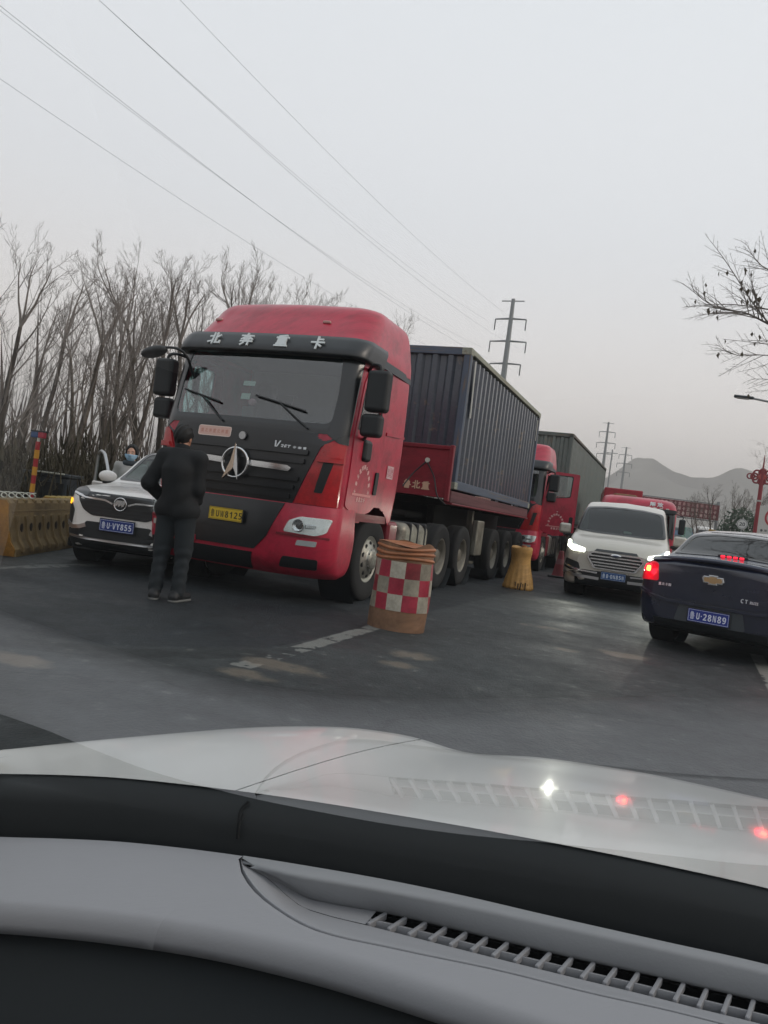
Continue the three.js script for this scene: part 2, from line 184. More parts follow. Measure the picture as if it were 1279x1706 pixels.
// ---------- ground and road ----------
{
  const g = new THREE.PlaneGeometry(4400, 4400, 40, 40); g.rotateX(-Math.PI / 2); const uv = g.attributes.uv; for (let i = 0; i < uv.count; i++) uv.setXY(i, uv.getX(i) * 1500, uv.getY(i) * 1500);
  const t = dataTex(512, 512, (x, y) => { const v = 74 + 50 * nA(x, y) + (nC(x, y) - .5) * 40; return [cl8(v + 6), cl8(v), cl8(v - 12)]; }, true);
  struct('ground', g, std('#8f8a80', 1, 0, { map: t })).position.y = -0.012;
}
const roadX0 = -9.9, roadX1 = 3.4;
{
  // near road: worn asphalt with old paint, tracks, tar and sandy spots; 1.4 cm a texel
  const W = 1024, Hh = 2048, X0 = -10.4, XW = 14, Z0 = 2, ZL = 28; const R = rng(77);
  const spots = [[-2.55, -4.75, .34, .10], [-2.1, -6.1, .26, .12], [-2.0, -5.6, .2, .08], [-2.62, -4.35, .28, .07], [-4.1, -3.2, .5, .12], [-3.7, -3.5, .3, .08], [-0.55, -8.4, .3, .13], [-1.1, -8.0, .2, .09], [-1.6, -9.5, .3, .1]];
  const seg = (x, z, ax, az, bx, bz) => { const dx = bx - ax, dz = bz - az, t = Math.max(0, Math.min(1, ((x - ax) * dx + (z - az) * dz) / (dx * dx + dz * dz))); return [Math.hypot(x - ax - dx * t, z - az - dz * t), t]; };
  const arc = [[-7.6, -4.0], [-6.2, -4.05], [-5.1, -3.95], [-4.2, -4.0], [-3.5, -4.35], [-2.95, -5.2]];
  const map = dataTex(W, Hh, (i, j) => {
    const x = X0 + (i + .5) / W * XW, z = Z0 - (j + .5) / Hh * ZL;
    const n1 = fbm(x * .55, z * .3, 1, 3), n2 = fbm(x * 2.3, z * 1.7, 4, 3), n3 = fbm(x * 9, z * 9, 9, 2); const gr = nC(i, j) - .5;
    let v = 47 + n1 * 17 + n2 * 14 + n3 * 14 + gr * 26; let r = v - 2, g = v + 3, b = v + 4;
    // darker, newer asphalt, uneven edge; dark reflections of trees and lorry painted in
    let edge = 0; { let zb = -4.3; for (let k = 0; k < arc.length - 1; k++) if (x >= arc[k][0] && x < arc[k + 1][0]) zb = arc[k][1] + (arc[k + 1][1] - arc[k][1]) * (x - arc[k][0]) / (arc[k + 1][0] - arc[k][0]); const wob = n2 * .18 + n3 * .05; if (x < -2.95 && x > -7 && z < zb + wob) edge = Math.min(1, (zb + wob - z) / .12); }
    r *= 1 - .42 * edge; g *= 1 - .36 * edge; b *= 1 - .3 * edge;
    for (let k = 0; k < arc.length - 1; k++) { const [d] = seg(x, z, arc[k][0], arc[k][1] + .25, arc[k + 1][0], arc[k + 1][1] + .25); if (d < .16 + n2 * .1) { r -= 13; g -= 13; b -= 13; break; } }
    // wheel tracks and tar seams
    { const [d] = seg(x, z, -2.4, -3.4, 3, -3.9); if (d < .05 + n2 * .05) { r -= 14; g -= 14; b -= 14; } }
    // hairline cracks
    for (const [ax, az, bx, bz] of [[-1.9, -3.2, .3, -7.6], [-.9, -5.2, 1.2, -5.9], [-4.9, -2.6, -2.3, -3.9], [-6.4, -8, -3.2, -6.1], [-2.2, -9.4, -1.2, -13]]) { const [d] = seg(x + n2 * .22 + n3 * .03, z + n2 * .2, ax, az, bx, bz); if (d < .012 + .008 * n2) { r -= 20; g -= 20; b -= 20; } }
    if (gr > .24 && n3 > .05) { r += 26; g += 24; b += 20; }
    // old paint
    const paintAt = (w, lim) => n2 * .9 + n3 * .8 + gr * .5 > lim ? w : 0; let p = 0;
    { const [d, t] = seg(x, z, -2.76, -4.5, -2.9, -7.4); if (d < .085 && t > 0 && t < 1) p = paintAt(.55, -.12); }
    if (Math.abs(x + 7.1 - n3 * .03) < .11 && z < -3) p = Math.max(p, paintAt(.32, -.1));
    if (Math.abs(x - .8) < .075 && z > -10.5 && z < -7.2) p = Math.max(p, paintAt(.6, -.3));
    r += (168 - r) * p; g += (168 - g) * p; b += (160 - b) * p;
    for (const [sx, sz, rx, rz] of spots) { const q = ((x - sx) / rx) ** 2 + ((z - sz) / (rz * 1.9)) ** 2 + n2 * 1.6 + n3 * .9; if (q < 1) { const k = Math.min(1, (1 - q) * 1.4) * .55; r += (140 - r) * k; g += (124 - g) * k; b += (105 - b) * k; } }
    return [cl8(r), cl8(g), cl8(b)];
  }, true, false);
  map.anisotropy = 8;
  const rough = dataTex(512, 512, (x, y) => { const v = 255 * (.5 + .42 * nB(x, y)); return [v, v, v]; }); rough.repeat.set(6, 12);
  const bump = dataTex(512, 512, (x, y) => { const v = 255 * nC(x, y); return [v, v, v]; }); bump.repeat.set(14, 28);
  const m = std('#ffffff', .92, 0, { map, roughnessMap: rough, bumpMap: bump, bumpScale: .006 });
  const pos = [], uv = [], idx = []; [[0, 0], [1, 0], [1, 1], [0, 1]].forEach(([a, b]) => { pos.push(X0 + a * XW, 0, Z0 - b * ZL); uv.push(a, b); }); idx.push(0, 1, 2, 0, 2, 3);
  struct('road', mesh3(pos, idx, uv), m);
  // the road farther on, and behind the camera
  const ft = dataTex(512, 512, (x, y) => { const v = 48 + 22 * nA(x, y) + (nC(x, y) - .5) * 22; return [cl8(v - 2), cl8(v + 3), cl8(v + 4)]; }, true); ft.repeat.set(.25, .25);
  const fm = std('#ffffff', .72, 0, { map: ft });
  const sheet = (x0, x1, z0, z1) => mesh3([x0, -.004, z0, x1, -.004, z0, x1, -.004, z1, x0, -.004, z1], [0, 1, 2, 0, 2, 3], [x0, z0, x1, z0, x1, z1, x0, z1]);
  struct('road_beyond', merge(sheet(-10.4, 3.6, -26, -900), sheet(-10.4, 3.6, 60, 2)), fm);
  // kerb along the verge side
  const kg = []; for (let z = 10; z > -120; z -= 1) kg.push(at(rbox(.16, .24, .985, .02, 1), 3.7, .02, z - .5));
  topMesh('kerb', merge(kg), std('#7c7a75', .9, 0, { map: wearTex }), null, null, null, 'structure');
  // old lane line far on
}
// ---------- mountains ----------
{
  const D = 1700, f = 1281; // ridge outline as bearings (degrees from the road) and heights in metres
  const prof = [[-40, 60], [-30, 95], [-22, 120], [-14, 120], [-9.5, 110], [-7, 126], [-6.2, 142], [-5.3, 168], [-4.5, 181], [-3.7, 180], [-2.9, 168], [-1.6, 153], [-.4, 150], [.7, 158], [1.5, 174], [2.1, 178], [3.0, 170], [4.2, 166], [5.4, 185], [7, 205], [9, 225], [12, 230], [18, 190], [28, 150], [40, 100]];
  const xs = prof.map(p => p[0]), fy = pchip(xs, prof.map(p => p[1])); const rows = [];
  for (let r = 0; r < 14; r++) { const t = r / 13, row = []; for (let i = 0; i <= 240; i++) { const a = (-40 + i / 240 * 80) * D2R, dist = D - 380 * t * t + (r ? 60 * PN.noise(i * .08, r * .4, 3) : 0); const h = fy(a / D2R) * Math.pow(1 - t, 1.15) * (1 + (r ? .14 * PN.noise(i * .11, r * .6, 8) : .02 * PN.noise(i * .5, 2, 2))); row.push([Math.sin(a) * dist, Math.max(-2, h - 2), -Math.cos(a) * dist]); } rows.push(row); }
  const t = dataTex(256, 256, (x, y) => { const v = 96 + 66 * nA(x * 2, y * 2); return [cl8(v), cl8(v + 2), cl8(v - 10)]; }, true); t.repeat.set(.004, .004);
  const g = skin(rows, false, false, false); struct('mountains', g, std('#b9b6ad', 1, 0, { map: t }));
}
scene.fog = new THREE.FogExp2(0xe6e3e1, 0.00075);

// ---------- overhead power line ----------
const PX = -29.2;
{
  function pylon(z, h, label) {
    const t = thing('power_pylon', label, 'pylon', [PX, 0, z], 0, 'steel pylons of the power line');
    const pr = [[.75, 0], [.62, h * .3], [.42, h * .7], [.28, h]]; part(t, 'mast', new THREE.LatheGeometry(pr.map(p => new THREE.Vector2(...p)), 12), M.pole);
    part(t, 'earth_wire_arm', at(rbox(3.4, .14, .14, .02), 0, h - .3, 0), M.pole);
    [[h - 3, 2.3], [h - 6.3, 2.7], [h - 9.6, 2.3]].forEach(([y, w]) => { const a = part(t, 'crossarm', merge(rod([-w, y, 0], [0, y + .12, 0], .1, 6, .16), rod([0, y + .12, 0], [w, y, 0], .16, 6, .1)), M.pole); for (const s of [-1, 1]) part(a, 'insulator', at(new THREE.LatheGeometry(Array.from({ length: 22 }, (_, i) => new THREE.Vector2(i % 2 ? .11 : .06, -i * .075)), 8), s * w, y, 0), M.greyTrim); });
    return t;
  }
  pylon(-110, 34.2, 'tall grey steel pylon with three crossarms, rising straight over the first blue container');
  pylon(-238, 35.8, 'thin pylon far down the line, over the end of the second container');
  pylon(-300, 36, 'faintest hazy pylon, the last of the line before the mountains');
  // lower wooden pole beside them
  const p = thing('utility_pole', 'slender utility pole with one short crossarm beside the second distant pylon', 'utility pole', [-26.4, 0, -232]); part(p, 'mast', cyl(.3, 27, 8, .18).translate(0, 13.5, 0), M.pole); part(p, 'crossarm', at(rbox(3.2, .2, .2, .03), 0, 26, 0), M.pole);
  const wires = [[-2.4, 18.35, 'lowest'], [2.3, 18.35, 'lowest'], [-2.8, 21.45, 'middle'], [2.7, 21.4, 'middle'], [-2.4, 25.3, 'upper'], [2.3, 25.05, 'upper']];
  const side = ['farther', 'nearer'];
  wires.forEach(([dx, y0, lv], i) => { const pts = []; for (let z = 62; z >= -110; z -= 6) pts.push([PX + dx, y0 + .00074 * (z + 28) ** 2 * 1.02, z]); topMesh('power_cable', tube(pts, .0095, 5, 60), std('#7c8084', .7), `${lv} overhead cable of the power line, on the side ${i % 2 ? 'nearer' : 'farther from'} the road`, 'cable', 'overhead power cables'); });
}
// ---------- wheels of lorries ----------
const TYRE = wheelGeos(.53, .31, .29);
const RIM_FRONT = latheX([[.29, .1], [.3, .13], [.285, .13], [.25, .1], [.235, .125], [.15, .15], [.135, .17], [.12, .2], [.07, .21], [.0, .212]]);
const RIM_REAR = latheX([[.29, .1], [.3, .135], [.285, .135], [.255, .09], [.235, -.03], [.15, -.06], [.14, -.02], [.12, .07], [.1, .1], [0, .105]]);
const HOLE = cyl(.031, .012, 12).rotateZ(Math.PI / 2), NUT = cyl(.012, .03, 6).rotateZ(Math.PI / 2);
function lorryWheel(parent, x, z, side, front, dirty) {
  const w = sub(parent, 'wheel', [x, .53, z]); if (side < 0) w.rotation.y = Math.PI;
  part(w, 'tyre', TYRE, M.rubber); part(w, 'rim', front ? RIM_FRONT : RIM_REAR, front ? M.alu : M.rimDust);
  for (let i = 0; i < 10; i++) { const a = i / 10 * 2 * Math.PI; if (front) part(w, 'hand_hole', at(HOLE.clone(), .132, Math.cos(a) * .2, Math.sin(a) * .2), M.dark); part(w, 'wheel_nut', at(NUT.clone(), front ? .172 : -.03, Math.cos(a + .3) * .128, Math.sin(a + .3) * .128), M.satin); }
  return w;
}
M.rimDust = std('#8d897f', .55, .35, { map: wearTex });
const treadBump = null;
// ---------- tractor units ----------
function cabRing(y, zf, w, rf, bow, zr, rr = .12) {
  const o = []; const arc = (cx, cz, r, a0, a1, n) => { for (let i = 0; i <= n; i++) { const a = a0 + (a1 - a0) * i / n; o.push([cx + r * Math.cos(a), y, cz + r * Math.sin(a)]); } };
  const zF = zf - bow; // z of the corner tangent
  arc(w - rr, zr + rr, rr, -Math.PI / 2, 0, 5);
  for (let i = 1; i < 46; i++) o.push([w, y, zr + rr + (zF - rf - zr - rr) * i / 46]);
  arc(w - rf, zF - rf, rf, 0, Math.PI / 2, 12);
  const L = w - rf; for (let i = 1; i < 48; i++) { const x = L - 2 * L * i / 48; o.push([x, y, zf - bow * (x / L) ** 2]); }
  arc(-w + rf, zF - rf, rf, Math.PI / 2, Math.PI, 12);
  for (let i = 1; i < 46; i++) o.push([-w, y, zF - rf + (zr + rr - zF + rf) * i / 46]);
  arc(-w + rr, zr + rr, rr, Math.PI, 1.5 * Math.PI, 5);
  return o;
}
function cabSkin(ctrl, step = .035) { const ys = ctrl.map(c => c[0]), f = [1, 2, 3, 4, 5].map(k => pchip(ys, ctrl.map(c => c[k]))); const rings = []; const y0 = ys[0], y1 = ys[ys.length - 1], n = Math.round((y1 - y0) / step); for (let i = 0; i <= n; i++) { const y = y0 + (y1 - y0) * i / n; rings.push(cabRing(y, ...f.map(q => q(y)))); } return skin(rings, false, true, true, true); }
const WIN = [[-1.06, 2.03], [1.06, 2.03], [1.07, 2.4], [1.03, 2.855], [-1.03, 2.855], [-1.07, 2.4]];
const DWIN = [[-.42, 2.06], [-1.06, 2.16], [-1.08, 2.72], [-.62, 2.72], [-.5, 2.5]]; // (z, y)
function makeTractor() {
  const t = thing('lorry_tractor', 'red tractor lorry with a black front, facing the camera behind the standing man', 'lorry', [0, 0, 0], 0, 'red lorries in the queue');
  const shellG = cabSkin([[.98, .0, 1.2, .3, .05, -2.02], [1.5, .02, 1.225, .28, .05, -2.05], [1.98, -.02, 1.235, .26, .05, -2.05], [2.06, -.05, 1.235, .25, .05, -2.05], [2.8, -.22, 1.225, .23, .05, -2.05], [3.0, -.28, 1.21, .24, .05, -2.05]]);
  const roofG = cabSkin([[2.94, -.25, 1.225, .26, .05, -2.06], [3.04, -.28, 1.22, .3, .06, -2.06], [3.16, -.37, 1.2, .36, .07, -2.06], [3.36, -.54, 1.165, .36, .08, -2.05], [3.49, -.66, 1.13, .34, .07, -2.04], [3.57, -.78, 1.08, .32, .06, -2.02], [3.61, -.95, .98, .32, .05, -1.95], [3.62, -1.15, .8, .3, .05, -1.85]], .03);
  const B = bvhOf(shellG), BR = bvhOf(roofG);
  const winIn = WIN, dwHole = DWIN;
  const shell = cutTris(shellG, (c, n) => (c.z > -.6 && inPoly(c.x, c.y, winIn)) || (Math.abs(c.x) > 1.1 && c.z > -1.3 && inPoly(c.z, c.y, dwHole)) || (Math.abs(c.x) > .7 && Math.hypot(c.z + 1.36, c.y - .53) < .66));
  part(t, 'cab', shell, M.red);
  const rf = part(t, 'roof_fairing', roofG, M.red);
  for (const x of [-.92, .62]) part(rf, 'marker_lamp', at(rbox(.1, .035, .04, .012), x, 3.3, BR && probe(BR, 'z', 1, x, 3.3).point.z + .01), M.creamLamp);
  part(rf, 'aerial', merge(rod([.56, 3.02, -.34], [.575, 3.42, -.78], .012, 6, .006), at(cyl(.025, .08, 8), .56, 3.02, -.31)), M.black);
  for (const s of [1, -1]) part(t, 'gutter_trim', onBody(B, [[-.36, 2.88], [-2.0, 2.87], [-2.0, 2.965], [-.36, 2.985]], 'x', s, .022, .03, 2), M.greyTrim);
  // sun visor
  { const prof = [[2.825, .0], [2.825, .08], [2.86, .125], [2.94, .105], [3.03, .06], [3.085, .025], [3.09, -.02]]; const rings = prof.map(([y, o]) => { const r = cabRing(y, -.22 - (y - 2.76) * .28 + o, 1.225 + Math.min(o, .05), .24, .05, -2); return r.slice(5 + 1 + 30, 5 + 1 + 46 + 13 + 47 + 13 + 16); }); const v = part(t, 'sun_visor', skin(rings, false, false, false, true), M.visor); ['bei', 'ben', 'zhong', 'ka'].forEach((k, i) => part(v, 'lettering', at(strokesGeo(CH[k], .165, .024, .014), -.68 + i * .455 - (i > 1 ? -.02 : 0), 2.975, -.168 - .05 * ((-.68 + i * .455) / 1) ** 2, -.45), M.lettering)); }
  // windscreen
  part(t, 'windscreen', onBody(B, WIN.map(([x, y]) => [x * .995, y]), 'z', 1, .0, .004, 3), M.glassLorry);
  part(t, 'windscreen_frame', onBody(B, [[-1.22, 1.84], [-1.16, 1.84], [-1.03, 1.93], [1.03, 1.93], [1.16, 1.84], [1.22, 1.84], [1.21, 2.92], [-1.21, 2.92]], 'z', 1, .008, .03, 3, [roundPoly(WIN.map(([x, y]) => [x * .985, y + (y > 2.4 ? -.012 : .012)]), .09)]), M.blackGloss);
  // black front
  const maskP = [[-1.19, 1.935], [-1.0, 1.78], [-.72, 1.1], [.72, 1.1], [.99, 1.78], [1.19, 1.935]];
  part(t, 'front_panel', onBody(B, maskP, 'z', 1, .012, .03, 3), M.mask);
  { const g = sub(t, 'grille'); [[1.7, .86], [1.6, .83], [1.4, .78], [1.3, .74], [1.2, .7]].forEach(([y, w]) => part(g, 'grille_bar', onBody(B, roundPoly(box4(-w, y - .03, w, y + .028), .02), 'z', 1, .045, .045, 2), M.mask)); }
  for (const [a, b, y0, y1] of [[-.56, -.15, 1.53, 1.515], [.13, .66, 1.515, 1.5]]) part(t, 'chrome_bar', onBody(B, [[a, y0 - .028], [b, y1 - .03], [b - (b > 0 ? -.03 : .02), y1 + .012], [b - .02, y1 + .035], [a, y0 + .035]], 'z', 1, .055, .05, 2), M.chrome);
  { const e = sub(t, 'emblem', [0, 1.5, .105]); const rg = new THREE.TorusGeometry(.168, .016, 8, 40); part(e, 'ring', rg, M.chrome);
    const blade = (p, d) => { const sh = new THREE.Shape(p.map(q => new THREE.Vector2(...q))); return new THREE.ExtrudeGeometry(sh, { depth: d, bevelEnabled: true, bevelSize: .004, bevelThickness: .008, bevelSegments: 1 }); };
    part(e, 'blade', blade([[0, .225], [.035, .02], [.075, -.2], [.02, -.09], [0, -.06]], .02), M.chrome); part(e, 'blade', blade([[0, .225], [0, -.06], [-.025, -.095], [-.13, -.2], [-.04, .02]], .026), M.chromeWarm); }
  part(t, 'badge', at(cyl(.045, .02, 20).rotateX(Math.PI / 2), .02, 1.82, .045), M.satin);
  part(t, 'sticker', onBody(B, roundPoly(box4(-.62, 1.785, -.16, 1.905), .03), 'z', 1, .016, .006, 2), std('#ffffff', .7, 0, { map: canvasTex(256, 80, (c, w, h) => { c.fillStyle = '#d9b3a6'; c.fillRect(0, 0, w, h); c.fillStyle = '#c98a7c'; for (let i = 0; i < 7; i++) drawStrokes((c.strokeStyle = '#c4877a', c), [CH.zhong, CH.bei, CH.ben][i % 3], 18 + i * 32, 24, 26, 3, 32); c.strokeStyle = '#e9d5cc'; c.lineWidth = 6; c.strokeRect(3, 3, w - 6, h - 6); }) }));
  part(t, 'lettering', onBody(B, box4(.4, 1.69, .84, 1.815), 'z', 1, .016, .004, 1), new THREE.MeshStandardMaterial({ roughness: .4, metalness: .3, transparent: true, map: canvasTex(256, 76, (c, w, h) => { c.clearRect(0, 0, w, h); c.fillStyle = '#d5d8da'; c.strokeStyle = '#d5d8da'; c.font = 'italic bold 74px sans-serif'; c.fillText('V', 4, 60); c.font = 'italic bold 44px sans-serif'; c.fillText('3ET', 56, 62); ['bei', 'ben', 'zhong'].forEach((k, i) => drawStrokes(c, CH[k], 150 + i * 36, 34, 26, 4)); }) }));
  // bumper
  const bumpG = cabSkin([[.3, -.12, 1.16, .3, .08, -.62], [.36, -.03, 1.22, .3, .07, -.7], [.5, .06, 1.245, .3, .06, -.75], [.78, .08, 1.25, .3, .05, -.78], [.98, .06, 1.245, .3, .05, -.76], [1.12, .035, 1.235, .3, .05, -.76]], .03);
  const BB = bvhOf(bumpG); part(t, 'bumper', cutTris(bumpG, c => Math.hypot(c.z + 1.36, c.y - .53) < .66), M.red);
  part(t, 'bumper_panel', onBody(BB, [[-.78, .56], [.36, .56], [.5, .72], [.66, 1.11], [-.7, 1.11], [-.86, .8]], 'z', 1, .012, .02, 3), M.mask);
  part(t, 'bumper_grille', onBody(BB, [[-.62, .33], [.3, .33], [.34, .52], [-.7, .52]], 'z', 1, .012, .02, 2), M.black);
  part(t, 'towing_step', onBody(BB, roundPoly(box4(-.66, .545, -.42, .62), .02), 'z', 1, .03, .04, 1), M.red);
  for (const s of [1, -1]) {
    const m = p => s > 0 ? p : mirrorX(p);
    const h = part(t, 'headlight', onBody(BB, m(roundPoly([[.7, .8], [.75, .93], [.88, .985], [1.2, .99], [1.17, .83], [1.08, .79]], .03)), 'z', 1, .012, .03, 3), M.lampBack);
    part(h, 'lens', onBody(BB, m(roundPoly([[.705, .804], [.755, .925], [.885, .98], [1.19, .985], [1.16, .835], [1.075, .795]], .03)), 'z', 1, .05, .01, 3), M.lens);
    const hp = probe(BB, 'z', 1, s * .88, .885).point; part(h, 'reflector', at(latheX([[.0, .0], [.03, .004], [.055, .02], [.07, .03], [.072, .02]], 24).rotateY(-Math.PI / 2), s * .88, .885, hp.z + .012), M.chrome); part(h, 'bulb', at(new THREE.SphereGeometry(.034, 16, 10), s * .88, .885, hp.z + .016), M.blackGloss);
    const hp2 = probe(BB, 'z', 1, s * 1.02, .88); if (hp2) part(h, 'reflector', at(rbox(.13, .05, .02, .01), s * 1.02, .885, hp2.point.z + .012, 0, s * .5), M.chrome);
    part(t, 'fog_lamp', onBody(BB, m(roundPoly([[.86, .665], [.88, .725], [1.1, .73], [1.09, .67]], .015)), 'z', 1, .008, .02, 2), M.lampBack);
    part(t, 'fog_lamp_recess', onBody(BB, m(roundPoly([[.66, .4], [.72, .53], [1.12, .53], [1.1, .41]], .03)), 'z', 1, .01, .03, 2), M.black);
    part(t, 'bumper_crease', onBody(BB, m([[.62, .76], [1.2, .76], [1.2, .785], [.62, .785]]), 'z', 1, .016, .02, 2), M.redDark);
    // corner deflector with slot
    const d = part(t, 'corner_deflector', onBody(B, m([[1.03, 1.81], [.76, 1.13], [1.18, 1.13], [1.2, 1.5], [1.21, 1.83], [1.1, 1.845]]), 'z', 1, .03, .04, 3), M.redBright);
    part(d, 'slot', onBody(B, m(roundPoly([[1.05, 1.63], [.98, 1.27], [1.06, 1.27], [1.14, 1.63]], .01)), 'z', 1, .036, .02, 2), M.black);
    part(d, 'lip', onBody(B, m([[.98, 1.61], [1.2, 1.62], [1.2, 1.68], [1.0, 1.67]]), 'z', 1, .06, .05, 2), M.redBright);
    // door
    const hinge = sub(t, 'door', [s * 1.23, 0, -.36]); const off = o => { o.position.set(-s * 1.23, 0, .36); return o; };
    const dh = roundPoly(DWIN, .05);
    off(part(hinge, 'door_panel', onBody(B, roundPoly([[-.34, 1.98], [-.36, 1.16], [-.72, 1.05], [-1.12, 1.12], [-1.26, 1.2], [-1.26, 2.8], [-.6, 2.82], [-.46, 2.6]], .05), 'x', s, .012, .03, 3, [dh]), M.red));
    off(part(hinge, 'door_window', onBody(B, DWIN, 'x', s, -.01, .004, 2), M.glassLorry));
    off(part(hinge, 'window_seal', onBody(B, roundPoly(DWIN.map(([z, y]) => [(z + .78) * 1.06 - .78, (y - 2.4) * 1.05 + 2.4]), .05), 'x', s, .014, .01, 2, [roundPoly(DWIN.map(([z, y]) => [(z + .78) * .97 - .78, (y - 2.4) * .97 + 2.4]), .05)]), M.black));
    off(part(hinge, 'door_handle', onBody(B, roundPoly([[-1.1, 1.34], [-1.2, 1.34], [-1.2, 1.62], [-1.1, 1.62]], .03), 'x', s, .03, .05, 1), M.black));
    off(part(hinge, 'lettering', onBody(B, box4(-1.08, 1.2, -.44, 1.74), 'x', s, .015, .003, 2), M.doorText));
    part(t, 'sill_panel', onBody(B, [[-.5, 1.0], [-2.0, .99], [-2.0, 1.08], [-.5, 1.1]], 'x', s, .012, .02, 2), M.redDark);
    part(t, 'sleeper_crease', onBody(B, [[-1.3, 2.1], [-2.0, 2.14], [-2.0, 2.17], [-1.3, 2.14]], 'x', s, .018, .02, 1), M.red);
    part(t, 'door_sticker', onBody(B, box4(-1.72, 1.56, -1.5, 1.76), 'x', s, .01, .003, 1), M.sideText);
    // mirrors
    const mr = sub(t, 'mirror', [s * 1.29, 0, -.36]); 
    part(mr, 'mirror_arm', tube([[-s * .1, 2.74, -.22], [s * .06, 2.8, -.05], [s * .16, 2.77, .0], [s * .17, 2.66, 0]], .02, 8), M.black);
    part(mr, 'mirror_arm', tube([[-s * .1, 1.95, -.34], [s * .04, 1.99, -.1], [s * .12, 2.1, -.02]], .02, 8), M.black);
    const hs = at(rbox(.27, .47, .17, .05, 4), s * .17, 2.49, 0); part(mr, 'mirror_housing', hs, M.trim); part(mr, 'mirror_housing', at(rbox(.25, .26, .16, .05, 4), s * .14, 2.1, 0), M.trim);
    part(mr, 'mirror_base', at(rbox(.12, .26, .22, .05, 3), -s * .06, 1.84, -.36), M.black);
    // wheel arch, steps, tank
    part(t, 'wheel_arch', at(new THREE.CylinderGeometry(.68, .68, .42, 28, 1, true, -Math.PI / 2, Math.PI).rotateX(Math.PI / 2).rotateY(Math.PI / 2), s * 1.03, .53, -1.36), M.black);
    part(t, 'step_panel', rbox(.3, .62, .34, .05, 2).translate(s * 1.08, .72, -2.02), M.redDark);
  }
  // look-down mirror above the passenger side
  { const mr = sub(t, 'front_mirror', [-.93, 2.72, -.1]); part(mr, 'mirror_arm', tube([[0, -.22, -.1], [-.03, .0, .06], [-.12, .06, .12], [-.32, .06, .16]], .016, 8), M.black); part(mr, 'mirror_housing', at(new THREE.SphereGeometry(.16, 18, 12).scale(1.15, .42, .62), -.42, 0, .16, 0, 0, .25), M.trim); }
  // wipers
  for (const [x0, y0, x1, y1, ax] of [[-.98, 2.33, -.42, 2.2, -.3], [.05, 2.31, .72, 2.17, .8]]) { const z = (x, y) => probe(B, 'z', 1, x, y).point.z + .03; const w = sub(t, 'wiper'); part(w, 'blade', rod([x0, y0, z(x0, y0)], [x1, y1, z(x1, y1)], .012, 6), M.black); const mx = (x0 + x1) / 2, my = (y0 + y1) / 2; part(w, 'arm', rod([mx, my, z(mx, my) + .015], [ax, 1.97, z(ax, 1.97)], .011, 6), M.black); }
  // inside
  { const n = sub(t, 'interior'); part(n, 'rear_wall', rbox(2.34, 1.9, .04, .01).translate(0, 2.2, -1.9), M.inside); part(n, 'cab_floor', rbox(2.3, .05, 1.6, .01).translate(0, 1.3, -1.1), M.inside); part(n, 'headlining', rbox(2.3, .04, 1.5, .01).translate(0, 2.93, -1.15), M.liner); part(n, 'dashboard', rbox(2.2, .34, .5, .12, 4).translate(0, 1.84, -.36), M.dash); 
    for (const x of [-.62, .62]) part(n, 'seat', merge(rbox(.5, .5, .5, .08, 3).translate(x, 1.6, -1.15), at(rbox(.48, .75, .16, .07, 3), x, 2.1, -1.4, -.15), rbox(.26, .2, .12, .05, 3).translate(x, 2.56, -1.46)), M.seat);
    part(n, 'steering_wheel', at(new THREE.TorusGeometry(.22, .018, 8, 28), .62, 2.02, -.66, -.9), M.black);
    for (let i = 0; i < 5; i++) part(n, 'curtain', at(cyl(.035, .72, 8), 1.04 - i * .035, 2.42, -.5 - i * .045), M.cream);
    part(n, 'pocket_box', rbox(.16, .17, .08, .01).translate(-.1, 2.1, -.22), M.trim); part(n, 'paper', at(rbox(.16, .06, .004, .001), -.13, 2.46, -.2, -.25), M.paper); part(n, 'paper', at(rbox(.12, .075, .004, .001), -.14, 2.3, -.165, -.25), M.paper); part(n, 'toy', new THREE.SphereGeometry(.05, 12, 10).scale(1, .9, .8).translate(-.06, 2.24, -.2), M.pink); part(n, 'cloth', rbox(.25, .04, .14, .02).translate(.38, 2.03, -.26), M.paper);
    part(n, 'phone_mount', merge(rod([.42, 2.02, -.24], [.44, 2.34, -.24], .012, 6), rod([.34, 2.09, -.24], [.52, 2.06, -.24], .012, 6), rod([.34, 2.13, -.24], [.52, 2.11, -.24], .01, 6), rod([.37, 2.35, -.24], [.5, 2.35, -.24], .012, 6)), M.black);
    part(n, 'inner_mirror', at(rbox(.05, .3, .1, .02), -.98, 2.42, -.34), M.black); }
  plate(t, 'UW8125', '#d8b62c', '#22231d', [-.02, .9, .125]);
  // chassis
  part(t, 'chassis_rail', rbox(.1, .28, 5.4, .02).translate(.42, .85, -3.2), M.chassis); part(t, 'chassis_rail', rbox(.1, .28, 5.4, .02).translate(-.42, .85, -3.2), M.chassis); part(t, 'engine', rbox(.9, .8, 1.6, .1).translate(0, .9, -1.3), M.chassis); part(t, 'axle', cyl(.07, 2.0, 10).rotateZ(Math.PI / 2).translate(0, .5, -1.36), M.chassis);
  part(t, 'fifth_wheel', rbox(.9, .12, .9, .05).translate(0, 1.16, -5.1), M.chassis);
  for (const z of [-1.36]) { lorryWheel(t, 1.06, z, 1, true); lorryWheel(t, -1.06, z, -1, true); }
  for (const z of [-4.45, -5.8]) for (const s of [1, -1]) { lorryWheel(t, s * 1.06, z, s, false); part(t, 'mudguard', at(new THREE.CylinderGeometry(.62, .62, .5, 24, 1, true, -1.2, 2.4).rotateX(Math.PI / 2).rotateY(Math.PI / 2), s * 1.0, .55, z), M.trim); }
